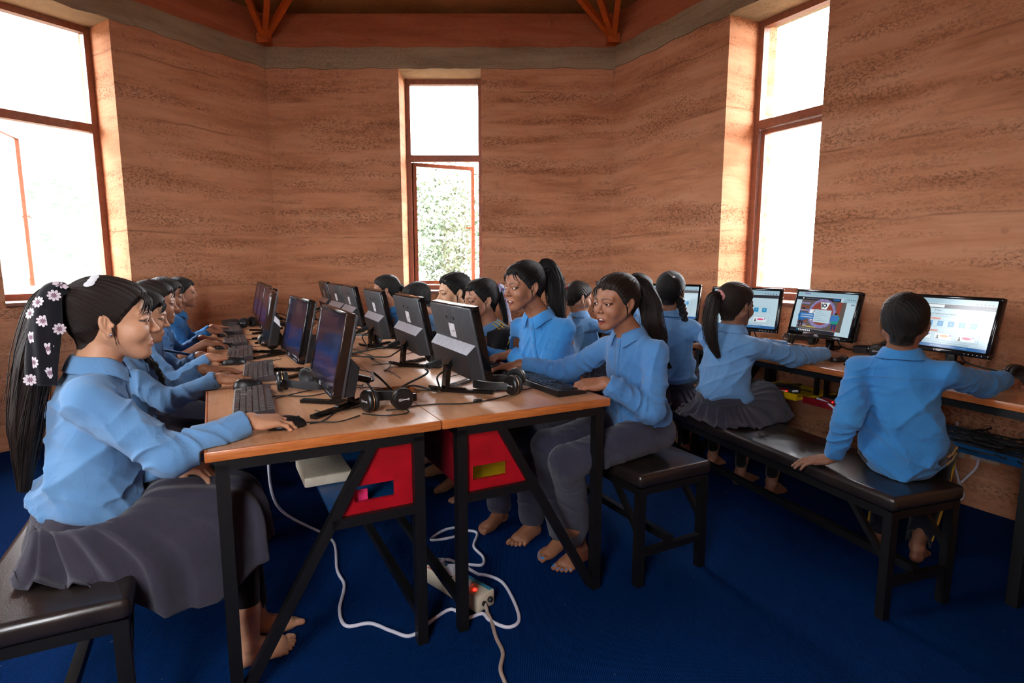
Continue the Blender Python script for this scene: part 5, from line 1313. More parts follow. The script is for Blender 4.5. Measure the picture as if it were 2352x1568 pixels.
        m.raw(vs, [(i*n_+j, i*n_+(j+1) % n_, (i+1)*n_+(j+1) % n_, (i+1)*n_+j)[::-1] for i in range(2, 8) for j in range(n_)], M['eye_white'], MI @ Em)
        m.build('eye', parent=root, smooth=180)
    if mouth in ('smile', 'open', 'happy') and near > .9:
        m = MB(); vs = []; wx = .018 if mouth != 'open' else .0145
        for i in range(13):
            x = -wx+2*wx*i/12; y = .0838-.0105*(x/.02)**2; zt = -.0575+(.003 if mouth == 'smile' else .001)*(x/.018)**2; sc_ = .0006*abs(math.sin(i*PI/2))
            vs += [hw(x, y, zt), hw(x, y, zt-.0075+sc_)]
        m.raw(vs, [(2*i, 2*i+2, 2*i+3, 2*i+1) for i in range(12)], M['teeth'], MI); m.build('teeth', parent=root, smooth=180)
    # --- hair
    HL = HL_B if boy else HL_G; anc = np.array(pony['at'] if pony else (0, -.06, .085)); thk = .0080 if boy else .0090
    sp = place_prims(SKULL, Hm, hs); Hr = Hm[:3, :3].astype(F32); C32 = C.astype(F32); pr = rs.random(4)*6
    def cap_post(P, d):
        q = (P-C32) @ Hr/F32(hs); d_ = q-anc.astype(F32); ang = np.arctan2(d_[:, 0], d_[:, 2]*.8+d_[:, 1]*.6) if not boy else np.arctan2(q[:, 0], q[:, 1]+.03)
        hl = np.interp(q[:, 1], *HL)-(.016 if boy else .006)*np.clip(1-np.abs(q[:, 0])/.04, 0, 1)*np.clip((-q[:, 1]-.03)/.04, 0, 1)+.0035*np.sin(q[:, 0]*90+pr[0])+.003*np.sin(q[:, 0]*210+pr[1])+.02*np.clip((np.abs(q[:, 0])-.045)/.03, 0, 1)*np.clip((q[:, 1]-.03)/.03, 0, 1)*-1
        k_ = np.clip((q[:, 2]-hl)/(.020 if not boy else .014), -.9, 1); tk = thk*k_
        if boy: tk = tk*(1+.5*np.clip((q[:, 2]-.03)/.06, 0, 1))+np.where(k_ > .1, .0013*np.sin(q[:, 0]*300+q[:, 2]*170)*np.sin(q[:, 1]*280+q[:, 2]*90), 0)
        else: tk = tk*(1+.55*np.clip((q[:, 2]-.045)/.05, 0, 1))+np.where(k_ > .3, .0011*np.sin(ang*46+pr[2])+.0008*np.sin(ang*83+pr[3]), 0)
        return (d-hs*tk.astype(F32)).astype(F32)
    V, Fq = mesh_field(sp, max(fine*1.15, .0022), post=cap_post, lo=hw(0, 0, -.075)-.2, hi=None)
    q = (V-C) @ Hm[:3, :3]/hs; hl = np.interp(q[:, 1], *HL); keep = (q[:, 2] > hl-.030)[Fq].all(1); Fq = Fq[keep]; us = np.unique(Fq); rm = np.full(len(V), -1); rm[us] = np.arange(len(us)); V = V[us]; q = q[us]; Fq = rm[Fq]
    d_ = q-anc; st = np.stack([np.arctan2(d_[:, 0], d_[:, 2]*.8+d_[:, 1]*.6)*1.3, np.linalg.norm(d_, axis=1)*3, q[:, 0]*0], 1) if not boy else np.stack([q[:, 0]*18, q[:, 1]*60, q[:, 2]*30], 1)
    hairs = [(V, Fq)]; ha = [st]
    g = np.random.default_rng(seed+7)
    if bang:                                         # loose locks over the brow and temples
        for _ in range(bang):
            x = (g.random()-.5)*.09; sgn = 1 if x > 0 else -1; y = .075-abs(x)*.35; b0 = (x, y-.02, .078); b1 = (x+sgn*.006, y+.014, .060); b2 = (x+sgn*(.010+.01*g.random()), y+.016-.10*abs(x), .030+.01*g.random()); b3 = (x+sgn*(.014+.012*g.random()), y+.010-.2*abs(x), .012+.022*g.random())
            V, Fq, A = loft([hw(*b) for b in (b0, b1, b2, b3)], [.0030*hs, .0026*hs, .0016*hs, .0004], n=6, seed=int(g.integers(1e6))); hairs.append((V, Fq)); ha.append(A)
    if not boy:
        for sd in (1, -1):                           # wisps in front of the ears and at the nape
            for _ in range(5):
                a = g.random(); V, Fq, A = loft([hw(sd*.066, .012-.01*a, .0), hw(sd*(.0705+.003*a), .010-.006*a, -.024), hw(sd*(.068+.004*a), .006+.008*a, -.05-.02*a)], [.0016*hs, .0012*hs, .0003], n=5, seed=int(g.integers(1e6))); hairs.append((V, Fq)); ha.append(A)
    if pony:
        A0 = hw(*anc); path = [hw(anc[0], anc[1]+.035, anc[2]-.005)]+[A0]+[A0+UVD(o)*1.0 for o in pony['path']]
        V, Fq, A = loft(path, [x*hs for x in pony['r']], n=26, seed=seed, groove=pony.get('groove', .07), strands=pony.get('strands', 50), twist=pony.get('twist', 1.5), flat=pony.get('flat', .8), spread=pony.get('spread', 1.1)); hairs.append((V, Fq)); ha.append(A)
    V, Fq = merge(hairs); add('hair', V, Fq, hair, extra=np.concatenate(ha))
    for bp in (braids or []):
        A0 = hw(*bp['at']); V, Fq, A = braid([A0]+[A0+UVD(o) for o in bp['path']], [x*hs for x in bp['r']], seed, bp.get('turns', 7)); add('braid', V, Fq, hair, extra=A)
    if pony and pony.get('tie'):
        dirv = _n(UVD(pony['path'][0])); rr_ = pony['r'][1]*hs*1.02; x = _n(np.cross(dirv, [0, .3, 1.])); y = np.cross(dirv, x); vs = []; n1, n2 = 28, 10; tr = pony.get('tie_r', .010)*hs
        for i in range(n1):
            for j in range(n2):
                a, b = 2*PI*i/n1, 2*PI*j/n2; rad = rr_+tr*.6+tr*(1+.18*math.sin(a*9))*math.cos(b); vs.append(A0+dirv*(.006+tr*1.2*math.sin(b))+x*rad*math.cos(a)+y*rad*math.sin(a)*.9)
        add('hair_tie', np.array(vs), np.array([(i*n2+j, ((i+1) % n1)*n2+j, ((i+1) % n1)*n2+(j+1) % n2, i*n2+(j+1) % n2) for i in range(n1) for j in range(n2)]), pony['tie'])
    if ear_stud:
        m = MB(); m.ball(hw(.0755, -.001, -.031), .0036*hs, M['stud'], MI); m.build('ear_stud', parent=root, smooth=180)
    # --- shirt
    SP = [EL(tp(0, .004, .60), (.140*s, .097*s, .36*Lt), T_[:3, :3], .03), EL(tp(0, -.008, .80), (.128*s, .078*s, .19*Lt), T_[:3, :3], .03), EL(tp(0, .012, .30), (.140*s*belly, .108*s*belly, .36*Lt), T_[:3, :3], .03), EL(tp(0, .010, .10), (.146*s*belly, .120*s*belly, .085*s), T_[:3, :3], .03),
          RC(SH[-1]-up*.008*s, N-up*.030*s, .042*s, .052*s, .035), RC(N-up*.030*s, SH[1]-up*.008*s, .052*s, .042*s, .035), RC(N-up*.05*s, N+up*.004-fwd*.002, .062*s, .053*s, .03)]
    CUT = {}; HOLES = []
    if hem < -.06: SP.append(EL(tp(0, .004, -.05), (.150*s, .125*s, .11*s), T_[:3, :3], .04))
    for sd in (1, -1):
        E_, wr, Hf, pose = ARM[sd]; a = _n(wr-E_); ph = rs.random()*6; end = wr-a*(.012*s) if not (bare == sd) else E_+a*.03
        CUT[sd] = (end, a)
        SP.append(RC(SH[sd]-up*.008*s, E_, .050*s*(.5+.5*slv), .050*s*slv, .030, fold=(.0115*s, .062*s, .45, ph, .12, 1.15)))
        SP.append(RC(E_, end-a*.045*s if bare != sd else end, .049*s*slv, .040*s*slv, .018, fold=(.0115*s, .045*s, .45, ph+2, -.15, .95)))
        if bare != sd: SP.append(RC(end-a*.052*s, end, .0415*s*slv, .039*s*slv, .004))
        HOLES.append(RC(end-a*.014*s, end+a*.10*s, .0248*s*(.4+.6*slv), .027*s*slv))
    HOLES.append(RC(N+up*.012, N+up*.10, .048*hs, .060*hs))
    up32, P32, r32, f32 = up.astype(F32), Pv.astype(F32), right.astype(F32), fwd.astype(F32); sph = rs.random(8)*6
    WD = rs.normal(size=(3, 5)); WD = (WD/np.linalg.norm(WD, axis=0)).astype(F32)
    aprox = [(SH[sd].astype(F32), (ARM[sd][0]-SH[sd])) for sd in (1, -1)]
    def shirt_post(P, d):
        q = P-P32; z = q @ up32; x = q @ r32; y = q @ f32; zn = z/F32(Lt)
        wz = np.clip(1.30-zn, 0.25, 1)*np.clip(1-(np.abs(x)-.13*s)/(.05*s), 0, 1)
        f = (1-np.abs(np.sin(x*15/s+1.5*np.sin(z*8/s+sph[0])+sph[1]+y*8)))**2*.75+(1-np.abs(np.sin(np.abs(x)*10/s-z*13/s+1.2*np.sin(y*12+sph[2])+sph[3])))**2.4*1.0+(1-np.abs(np.sin(z*26/s+2.2*np.sin(x*10/s+sph[4])+y*7+sph[5])))**2.6*.9*np.clip(.55-zn, 0, .5)*2
        d = d-(.0165*s*wz*f).astype(F32)+.0065*s
        g_ = P @ WD; wr_ = (1-np.abs(np.sin(g_[:, 0]*34+1.9*np.sin(g_[:, 1]*15+sph[6])+sph[7])))**3+.8*(1-np.abs(np.sin(g_[:, 2]*27+2.3*np.sin(g_[:, 3]*19+sph[5])+sph[2])))**3
        d = d-(.0065*s*wr_*(.35+.65*np.sin(g_[:, 4]*11+sph[1])**2)).astype(F32)+.0015*s
        for sd in (1, -1):
            e_, a_ = CUT[sd]; w_ = P-e_.astype(F32); t_ = w_ @ a_.astype(F32)
            d = np.where(np.einsum('ij,ij->i', w_, w_) < .0081, np.maximum(d, np.where(t_ > -.03, t_, -.03)), d)
        for h_ in HOLES:
            if np.abs(P[len(P)//2]-h_.A).max() < .25: d = np.maximum(d, -h_(P))
        if hem > -.06: return table_clip(P, (-smin(-d, -(F32(hem)-z), F32(.035*s))).astype(F32))
        return table_clip(P, np.maximum(np.maximum(d, (F32(hem)-z)), F32(.4515)-P[:, 2]).astype(F32))
    V, Fq = mesh_field(SP, cloth_res, post=shirt_post); add('shirt', V, Fq, shirt)
    SHF = lambda p: float(shirt_post(np.array([p], F32), field(SP, np.array([p], F32)))[0])
    def project(z, x=0., side=1):                    # onto the front of the shirt
        p = Pv+up*z+right*x+fwd*side*.34*s; dv = -fwd*side
        for _ in range(40):
            d = SHF(p)
            if d < .0007: break
            p = p+dv*max(d*.8, .0006)
        return p
    # collar
    nu = Hm[:3, 2]*.55+up*.45; nu = _n(nu); cf = _n(fwd-nu*(fwd @ nu)); cr_ = np.cross(cf, nu); vs = []; n1 = 44; prof = 6; c0 = N+nu*.0; g0 = math.radians(13)
    for i in range(n1+1):
        a = g0+(2*PI-2*g0)*i/n1; dirn = cf*math.cos(a)+cr_*math.sin(a); fr = max(0, math.cos(a))**3; sdw = abs(math.sin(a))
        r0 = (.0535+.002*fr)*hs; h0 = (.002-.020*fr)*hs; h1 = (.030-.022*fr)*hs
        r2 = r0+(.020+.010*sdw+.004*fr)*hs; h2 = h1-(.040+.004*sdw+.016*fr)*hs
        tang = (cr_*math.cos(a)-cf*math.sin(a)); sh_ = (.012*fr*(1 if a < PI else -1))*hs
        for rr_, hh, k_ in ((r0, h0, 0), (r0*.985, (h0+h1)/2, 0), (r0+.001, h1, 0), (r0+.0045*hs, h1+.001, .2), ((r0+r2)/2+.003*hs, (h1+h2)/2+.004*hs, .6), (r2, h2, 1)):
            vs.append(c0+dirn*rr_+nu*hh+tang*sh_*k_)
    cq = np.array([(i*prof+j, (i+1)*prof+j, (i+1)*prof+j+1, i*prof+j+1) for i in range(n1) for j in range(prof-1)])
    co_ = add('collar', np.array(vs), cq, shirt); md = co_.modifiers.new('thickness', 'SOLIDIFY'); md.thickness = .0026*hs; md.offset = 0.; md2 = co_.modifiers.new('smooth', 'SUBSURF'); md2.levels = md2.render_levels = 1
    if near > .9:
        zs = np.linspace(Lt*.99, Lt*.16, 26); vs = []
        for z in zs:
            for x in (-.013, .013): vs.append(project(z, x*s)+fwd*.0012)
        pl = add('placket', np.array(vs), np.array([(2*i, 2*i+1, 2*i+3, 2*i+2) for i in range(len(zs)-1)]), shirt); md = pl.modifiers.new('thickness', 'SOLIDIFY'); md.thickness = .0022; md.offset = 0
        for z in np.linspace(Lt*.93, Lt*.22, 5):
            p = project(z)+fwd*.0028; m = MB(); nn = fwd; xx = right; Bm = frame(p, xx, np.cross(nn, xx), nn); m.lathe([(.0052*s, -.001), (.0056*s, .0006), (.0048*s, .0014), (.0034*s, .0009), (.0, .0009)], 16, M['button_blue'], MI @ Bm); m.build('button', parent=root, smooth=60)
    info = dict(root=root, N=N, up=up, right=right, fwd=fwd, P=Pv, Lt=Lt, SH=SH, ARM=ARM, project=project, hw=hw, Hm=Hm, MI=MI, add=add, KN=KN, AN=AN, HIP=HIP, SP=SP, post=shirt_post, s=s, fwd0=fwd0, cloth_res=cloth_res)
    # --- trousers or leggings
    if legs:
        th0, th1, sh1 = {'trousers': (.082, .066, .056), 'sport': (.080, .062, .052), 'leggings': (.056, .048, .034), 'skirt': (.056, .048, .034)}[bottom]; LP = [EL(tp(0, .0, -.01), (.138*s, .118*s, .090*s) if bottom in ('trousers', 'sport') else (.108*s, .088*s, .076*s), T_[:3, :3], .03)]
        for sd in (1, -1):
            ph = rs.random()*6; k_, a_ = KN[sd], AN[sd]+np.array([0, 0, .09*s if bottom in ('trousers', 'sport') else .125*s])
            fo = (.0055*s, .085*s, .55, ph, -.2, 1.2) if bottom in ('trousers', 'sport') else None
            LP += [RC(HIP[sd]+up*.01, k_, th0*s, th1*s, .025, fold=fo), RC(k_, a_, th1*s, sh1*s, .02, fold=fo)]
            if bottom in ('trousers', 'sport'): LP.append(RC(a_+np.array([0, 0, .02]), a_-np.array([0, 0, .08]), (sh1-.007)*s, (sh1-.004)*s, .004, 's'))
        bz = .452
        def leg_post(P, d):                         # cloth pressed flat on the bench
            r_ = np.sqrt(((P[:, :2]-Pv[:2].astype(F32))**2).sum(1)); return np.maximum(d, F32(.4515)-np.maximum(r_-F32(.19), 0)*F32(3.)-P[:, 2]).astype(F32)
        V, Fq = mesh_field(LP, cloth_res*1.15, post=leg_post); add({'trousers': 'trousers', 'sport': 'track_trousers', 'leggings': 'leggings', 'skirt': 'leggings'}[bottom], V, Fq, lower)
    return info
def skirt(I, hem, pleats=26, mat='skirt_grey', seed=0, waist=.02, amp=.016, rows=30):
    """pleated skirt. hem: list of (angle deg, [(radius forward/right offsets and heights) x3]) interpolated around the waist; angle 0 = front, 90 = right"""
    P, up, r, f = I['P'], I['up'], I['right'], I['fwd0']; r = _n(r*np.array([1, 1, 0])); s = I['s']; g = np.random.default_rng(seed); n = pleats*8
    A = np.array([h[0] for h in hem], float); K = np.array([[list(c) for c in h[1]] for h in hem], float); A = np.append(A, 360.); K = np.concatenate([K, K[:1]])
    w0 = P+up*waist*I['Lt']*1.0; ta = np.linspace(0, 1, rows); vs = []; jit = g.normal(size=pleats+1)*.35
    for q in range(n):
        a = 360*q/n; ph = (a/360*pleats); k = int(ph); fr = ph-k; saw = (fr/.78 if fr < .78 else (1-fr)/.22)**1.25-.5; saw *= 1+jit[k % pleats]
        c = [np.array([np.interp(a, A, K[:, m, d]) for d in range(3)]) for m in range(3)]; ar = math.radians(a)
        pts = [w0+(f*math.cos(ar)*.109+r*math.sin(ar)*.133)*s]+[np.array([*(P+f*x[0]+r*x[1])[:2], x[2]]) for x in c]
        sp = spline(pts, 12); L = np.concatenate([[0], np.cumsum(np.linalg.norm(np.diff(sp, axis=0), axis=1))]); L /= L[-1]; cur = np.stack([np.interp(ta, L, sp[:, d]) for d in range(3)], 1)
        vs.append((cur, saw, ar))
    G = np.array([v[0] for v in vs]); tan = np.roll(G, -1, 0)-np.roll(G, 1, 0); dn = np.gradient(G, axis=1); nr = np.cross(tan, dn); nr /= np.linalg.norm(nr, axis=2)[:, :, None]+1e-9
    if ((nr[0, rows//2]*f).sum()+nr[0, rows//2, 2]) < 0: nr = -nr
    sw = np.array([v[1] for v in vs])[:, None]*np.clip(ta/.25, 0, 1)[None, :]*(.35+.65*ta[None, :]); wob = .010*np.sin(np.array([v[2] for v in vs])[:, None]*5+ta[None, :]*6+seed)*ta[None, :]**2
    G = G+nr*(amp*sw+wob)[:, :, None]; V = G.reshape(-1, 3)
    i, j = np.meshgrid(np.arange(n), np.arange(rows-1), indexing='ij'); Fq = np.stack([i*rows+j, ((i+1) % n)*rows+j, ((i+1) % n)*rows+j+1, i*rows+j+1], -1).reshape(-1, 4)
    o = I['add']('skirt', V, Fq, mat); md = o.modifiers.new('thickness', 'SOLIDIFY'); md.thickness = .003; md.offset = 0.
    # waistband
    vs = []
    for q in range(48):
        a = 2*PI*q/48
        for z, k in ((-.012, 1.02), (.03, 1.0)): vs.append(w0+up*z+(f*math.cos(a)*.110+r*math.sin(a)*.134)*s*k)
    o = I['add']('waistband', np.array(vs), np.array([(2*i, (2*i+2) % 96, (2*i+3) % 96, 2*i+1) for i in range(48)]), mat); md = o.modifiers.new('thickness', 'SOLIDIFY'); md.thickness = .004
# ------------------------------------------------------------------ people: the pupils
SK_A, SK_B, SK_C, SK_D = (198, 146, 114), (152, 102, 76), (174, 122, 94), (136, 92, 70)
g_l, g_r, g_w = 'pupils along the left of the middle desks', 'pupils along the right of the middle desks', 'pupils at the right wall desks'
def only(name):
    w = os.environ.get('ONLY'); return (w is None) or (name in w.split(','))
def lap_skirt(I, front=.40, side=.20, back=.15, zf=.44, zs=.462, seat=.458, **k):
    h = []
    for a in range(0, 360, 15):
        c, s_ = math.cos(math.radians(a)), math.sin(math.radians(a)); wf = max(c, 0)**1.3; x = math.copysign(abs(s_)**.75, s_)
        y1 = c*(.18 if c > 0 else .11); y2 = c*(front*.9 if c > 0 else back*.9); y3 = c*(front+.06 if c > 0 else back+.02)
        h.append((a, [(y1, x*.146, .520+.075*wf), (y2, x*side*.92, seat+.022+.115*wf), (y3, x*(side+.03), (zf if wf > .25 else zs)+0*wf)]))
    skirt(I, h, **k)
def cloth_band(I, name, pts, rad, mat, n=12, flat=1.):
    V, Fq, A = loft(pts, rad, n=n, groove=.02, flat=flat); return I['add'](name, V, Fq, mat)

if only('P1'):
    I = person('girl with a black daisy-print scarf on her long ponytail, nearest on the left', (-.85, .22, 1.075), 2, (-.955, .215, .555), SK_A, g_l, pitch=1, near=2, s=1.0, hs=1.0, neck=(-.895, .22, .955), shirt='shirt_blue', bottom='leggings', lower='legging_black',
               eyes='wide', R=dict(w=(-.535, .105, .784), f=(.97, .16, -.14), n=(-.1, -.25, 1), pose='mouse', pole=(-.1, -.45, -1)), L=dict(w=(-.725, .245, .652), f=(.80, -.50, -.30), n=(.25, -.1, 1), pose='rest', pole=(-.5, .6, -.8)),
               knees=((-.575, .15, .475), (-.575, .31, .485)), ankles=((-.575, .175, 0, 10), (-.545, .300, 0, 8)), slv=1.16, hem=.005, belly=1.04, ear_stud=True, seed=1, bang=26, hair='hair_brown',
               pony=dict(at=(0, -.100, .066), path=[(-.035, -.01, -.02), (-.072, -.02, -.15), (-.105, -.02, -.33), (-.125, -.01, -.50)], r=[.034, .026, .040, .046, .042, .014], strands=110, tie='scarf_black', groove=.06))
    I['root']['label'] = 'girl in grey skirt with a black daisy-print scarf tied round her long ponytail'
    skirt(I, [(0, [(.20, 0, .62), (.41, 0, .585), (.46, 0, .43)]), (30, [(.19, .09, .61), (.40, .12, .55), (.445, .15, .37)]), (60, [(.14, .15, .575), (.28, .19, .48), (.30, .215, .315)]), (85, [(.06, .165, .56), (.15, .215, .465), (.175, .235, .325)]),
              (112, [(-.02, .165, .555), (.02, .21, .48), (.04, .245, .462)]), (150, [(-.09, .11, .56), (-.11, .15, .475), (-.12, .185, .460)]), (180, [(-.115, 0, .56), (-.13, 0, .48), (-.15, 0, .460)]),
              (210, [(-.09, -.11, .56), (-.11, -.15, .475), (-.12, -.185, .460)]), (248, [(-.02, -.165, .555), (.02, -.21, .48), (.04, -.245, .462)]), (275, [(.06, -.165, .56), (.15, -.215, .465), (.175, -.235, .40)]), (300, [(.14, -.15, .575), (.27, -.19, .50), (.28, -.215, .40)]), (330, [(.19, -.09, .61), (.39, -.12, .56), (.43, -.15, .42)])],
          pleats=20, amp=.027, seed=2, rows=44)
    # daisy scarf hanging over the ponytail
    A0 = I['hw'](0, -.100, .066); path = spline([A0+UVD(o) for o in ((.006, -.022, .020), (-.016, -.040, .004), (-.030, -.056, -.07), (-.040, -.062, -.145), (-.050, -.060, -.215))], 10); k = len(path)
    def ribbon(width, lift, seedr):
        vs = []; gq = []
        for i in range(k):
            t = i/(k-1); wdt = width(t); T = _n(path[min(i+1, k-1)]-path[max(i-1, 0)]); out = UVD((-.25, -1, .05)); out = _n(out-T*(out @ T)); sd = np.cross(T, out); row = []
            for j in range(11):
                b = -1+2*j/10; row.append(path[i]+sd*b*wdt+out*(.012*(1-b*b)+.004*math.sin(b*7+t*9+seedr)*t+lift))
            gq.append(row)
        return np.array(gq)
    wfun = lambda t: .014+.022*min(1, t*2.2)
    Gs = ribbon(wfun, .012, 1); Gi = ribbon(wfun, .0, 1); n1, n2 = Gs.shape[:2]; Vv = Gs.reshape(-1, 3); Fq = np.array([(i*n2+j, i*n2+j+1, (i+1)*n2+j+1, (i+1)*n2+j) for i in range(n1-1) for j in range(n2-1)])
    sc = I['add']('scarf', Vv, Fq, 'scarf_black'); md = sc.modifiers.new('thickness', 'SOLIDIFY'); md.thickness = .003; md.offset = 0
    m = MB()
    def at(a, b):
        i = min(max(a, 0), .999)*(n1-1); j = min(max(b, 0), .999)*(n2-1); i0, j0 = int(i), int(j); fi, fj = i-i0, j-j0
        return Gs[i0, j0]*(1-fi)*(1-fj)+Gs[i0+1, j0]*fi*(1-fj)+Gs[i0, j0+1]*(1-fi)*fj+Gs[i0+1, j0+1]*fi*fj
    for a, b in ((.13, .62), (.27, .28), (.34, .75), (.47, .5), (.52, .06), (.60, .82), (.68, .30), (.80, .66), (.88, .22), (.955, .75), (.42, .98)):
        p0 = at(a, b); e1 = _n(at(a+.02, b)-at(a-.02, b)); e2 = _n(at(a, b+.05)-at(a, b-.05)); nn = np.cross(e1, e2); nn *= np.sign(nn @ UVD((-.25, -1, .05)))
        for q in range(9):
            t = 2*PI*q/9+a*7; d = e1*math.cos(t)+e2*math.sin(t); d2 = np.cross(nn, d)
            m.raw([p0+d*r+d2*w_+nn*.0026 for r, w_ in ((.0035, 0), (.009, .0034), (.0135, .0026), (.0150, 0), (.0135, -.0026), (.009, -.0034))], [tuple(range(6))], M['daisy_white'], I['MI'])
        m.raw([p0+(e1*math.cos(2*PI*q/10)+e2*math.sin(2*PI*q/10))*.0042+nn*.0031 for q in range(10)], [tuple(range(10))], M['daisy_centre'], I['MI'])
    m.build('daisy_print', parent=sc)
    # white snap clip above the ear
    def on_skull(Iq, d):
        d = _n(d); P_ = place_prims(SKULL, Iq['Hm'], 1.); c = Iq['hw'](0, -.018, .030); v = Iq['Hm'][:3, :3] @ d; lo_, hi_ = .02, .16
        for _ in range(24):
            mid_ = (lo_+hi_)/2
            if field(P_, np.array([c+v*mid_], F32))[0] > .0135: hi_ = mid_
            else: lo_ = mid_
        return c+v*hi_, v
    def clip(Iq, d, along, lobes, mat):
        p, nrm = on_skull(Iq, np.array(d, float)); x = Iq['Hm'][:3, :3] @ np.array(along, float); x = _n(x-nrm*(x @ nrm)); m_ = MB(); Cm = frame(p+nrm*.002, x, np.cross(nrm, x), nrm)
        for (px, py, ra, rb) in lobes: m_.ball((px, py, 0), (ra, rb, .0022), M[mat], Iq['MI'] @ Cm, n=20)
        m_.build('hair_clip', parent=Iq['root'], smooth=180)
    clip(I, (.50, -.20, .90), (.3, -.1, -1), [(-.016, 0, .012, .0105), (-.001, 0, .013, .011), (.015, 0, .0145, .0125)], 'hairclip_white')
    m = MB(); E_, wr, Hf, _p = I['ARM'][-1]; a = _n(wr-E_); m.tube([wr-a*.012+(Hf[:3, 0]*math.cos(t)*.0245+Hf[:3, 2]*math.sin(t)*.0215) for t in np.linspace(0, 2*PI, 25)], .0042, 8, M['bracelet_black'], I['MI'], cap=False); m.build('bracelet', parent=I['root'], smooth=60)
if only('P2'):
    I = person('girl with a braid over her shoulder, looking down, second along the left row', (-.868, 1.10, 1.015), 0, (-.975, 1.10, .535), (190, 138, 106), g_l, pitch=9, near=1, s=.93, hs=.96, shirt='shirt_blue', eyes='down', bottom='trousers',
               R=dict(w=(-.60, .84, .782), f=(.97, -.02, -.14), n=(-.1, -.15, 1), pose='mouse', pole=(-.2, -.5, -1)), L=dict(w=(-.66, 1.17, .77), f=(1, .02, -.08), pose='flat', pole=(-.2, .4, -1)), nails=(.55, .10, .16), seed=2, slv=1.05,
               braids=[dict(at=(.045, -.06, -.05), path=[(-.0, -.03, -.03), (.06, -.06, -.09), (.11, -.05, -.17), (.13, -.04, -.25)], r=[.016, .017, .014, .007])], pony=None, bang=8)
if only('P3'):
    I = person('girl with hair pulled back, third along the left row, left hand in a loose fist', (-.858, 1.65, 1.035), 2, (-.975, 1.66, .535), SK_C, g_l, pitch=4, near=1, s=.93, hs=.95, shirt='shirt_blue', bottom='trousers', hair='hair_brown',
               R=dict(w=(-.635, 1.43, .782), f=(.98, -.02, -.14), pose='mouse', pole=(-.2, -.5, -1)), L=dict(w=(-.68, 1.60, .77), f=(.9, .1, -.1), pose='rest', pole=(-.2, .4, -1)), seed=3, pony=dict(at=(0, -.095, .03), path=[(-.03, 0, -.02), (-.05, 0, -.12), (-.05, 0, -.22)], r=[.024, .02, .026, .02, .008], strands=30), bang=6)
if only('P4'):
    I = person('boy with a ragged black fringe and a bare forearm, fourth along the left row', (-.845, 2.25, 1.04), 2, (-.965, 2.26, .53), SK_B, g_l, pitch=5, near=.8, s=.9, hs=.93, boy=True, shirt='shirt_mid', bottom='trousers',
               R=dict(w=(-.655, 2.0, .782), f=(.98, .02, -.14), pose='mouse', pole=(-.2, -.5, -1)), L=dict(w=(-.68, 2.36, .77), f=(1, 0, -.1), pose='rest'), seed=4, bang=30, bare=1)
if only('P5'):
    I = person('boy with short cropped hair sitting farthest along the left row', (-.79, 2.85, 1.03), 2, (-.92, 2.86, .53), SK_C, g_l, pitch=0, near=.8, s=.88, hs=.92, boy=True, shirt='shirt_bright', bottom='trousers',
               R=dict(w=(-.635, 2.64, .782), f=(.98, .0, -.14), pose='mouse', pole=(-.2, -.5, -1)), L=dict(w=(-.62, 2.99, .775), f=(.98, .1, -.1), pose='flat'), seed=5)
if only('C1'):
    I = person('open-mouthed girl in grey trousers with blue nails, at the near right desk corner', (.80, .165, 1.075), 187, (.945, .155, .548), SK_B, g_r, pitch=2, near=2, s=.97, hs=.98, neck=(.868, .165, .945), shirt='shirt_mid', bottom='trousers', mouth='open', eyes='wide', baz=188,
               R=dict(w=(.575, .555, .784), f=(-.80, .55, -.13), n=(.05, -.1, 1), pose='mouse', pole=(.2, .6, -1)), L=dict(w=(.685, .075, .782), f=(-.80, .52, -.12), n=(-.1, -.5, 1), pose='rest', pole=(.25, -.55, -1)),
               knees=((.54, .245, .505), (.53, .095, .485)), ankles=((.655, .315, 0, 192), (.675, .205, 0, 196)), nails=(.01, .22, .62), hem=.02, seed=6, slv=1.10, bang=3, hair='hair_brown', ear_stud=True,
               pony=dict(at=(0, -.092, .072), path=[(.045, 0, -.01), (.085, -.012, -.09), (.088, -.030, -.16), (.118, -.034, -.23), (.125, -.05, -.29), (.165, -.06, -.35)], r=[.032, .026, .038, .046, .044, .036, .012, .006], strands=150, groove=.12, twist=3, spread=1.4))
if only('C2'):
    I = person('smiling girl with a thick dark ponytail, beside the open-mouthed girl', (.665, .67, 1.122), 186, (.90, .72, .555), SK_B, g_r, pitch=3, near=2, s=1.0, hs=1.0, neck=(.742, .67, .985), shirt='shirt_bright', bottom='trousers', mouth='happy', eyes='open', baz=203,
               R=dict(w=(.57, .98, .784), f=(-1, .05, -.12), pose='type', pole=(.2, .6, -1)), L=dict(w=(.66, .80, .79), f=(-1, .1, -.12), pose='rest', pole=(.3, -.6, -1)), gaze=(-1, .25, -.25), hem=-.02, seed=7, slv=1.1, bang=6,
               pony=dict(at=(0, -.098, .070), path=[(.035, 0, .012), (.072, -.005, -.06), (.085, -.015, -.17), (.115, -.035, -.29)], r=[.032, .024, .044, .050, .042, .010], strands=140, groove=.10, twist=2.5, spread=1.35))
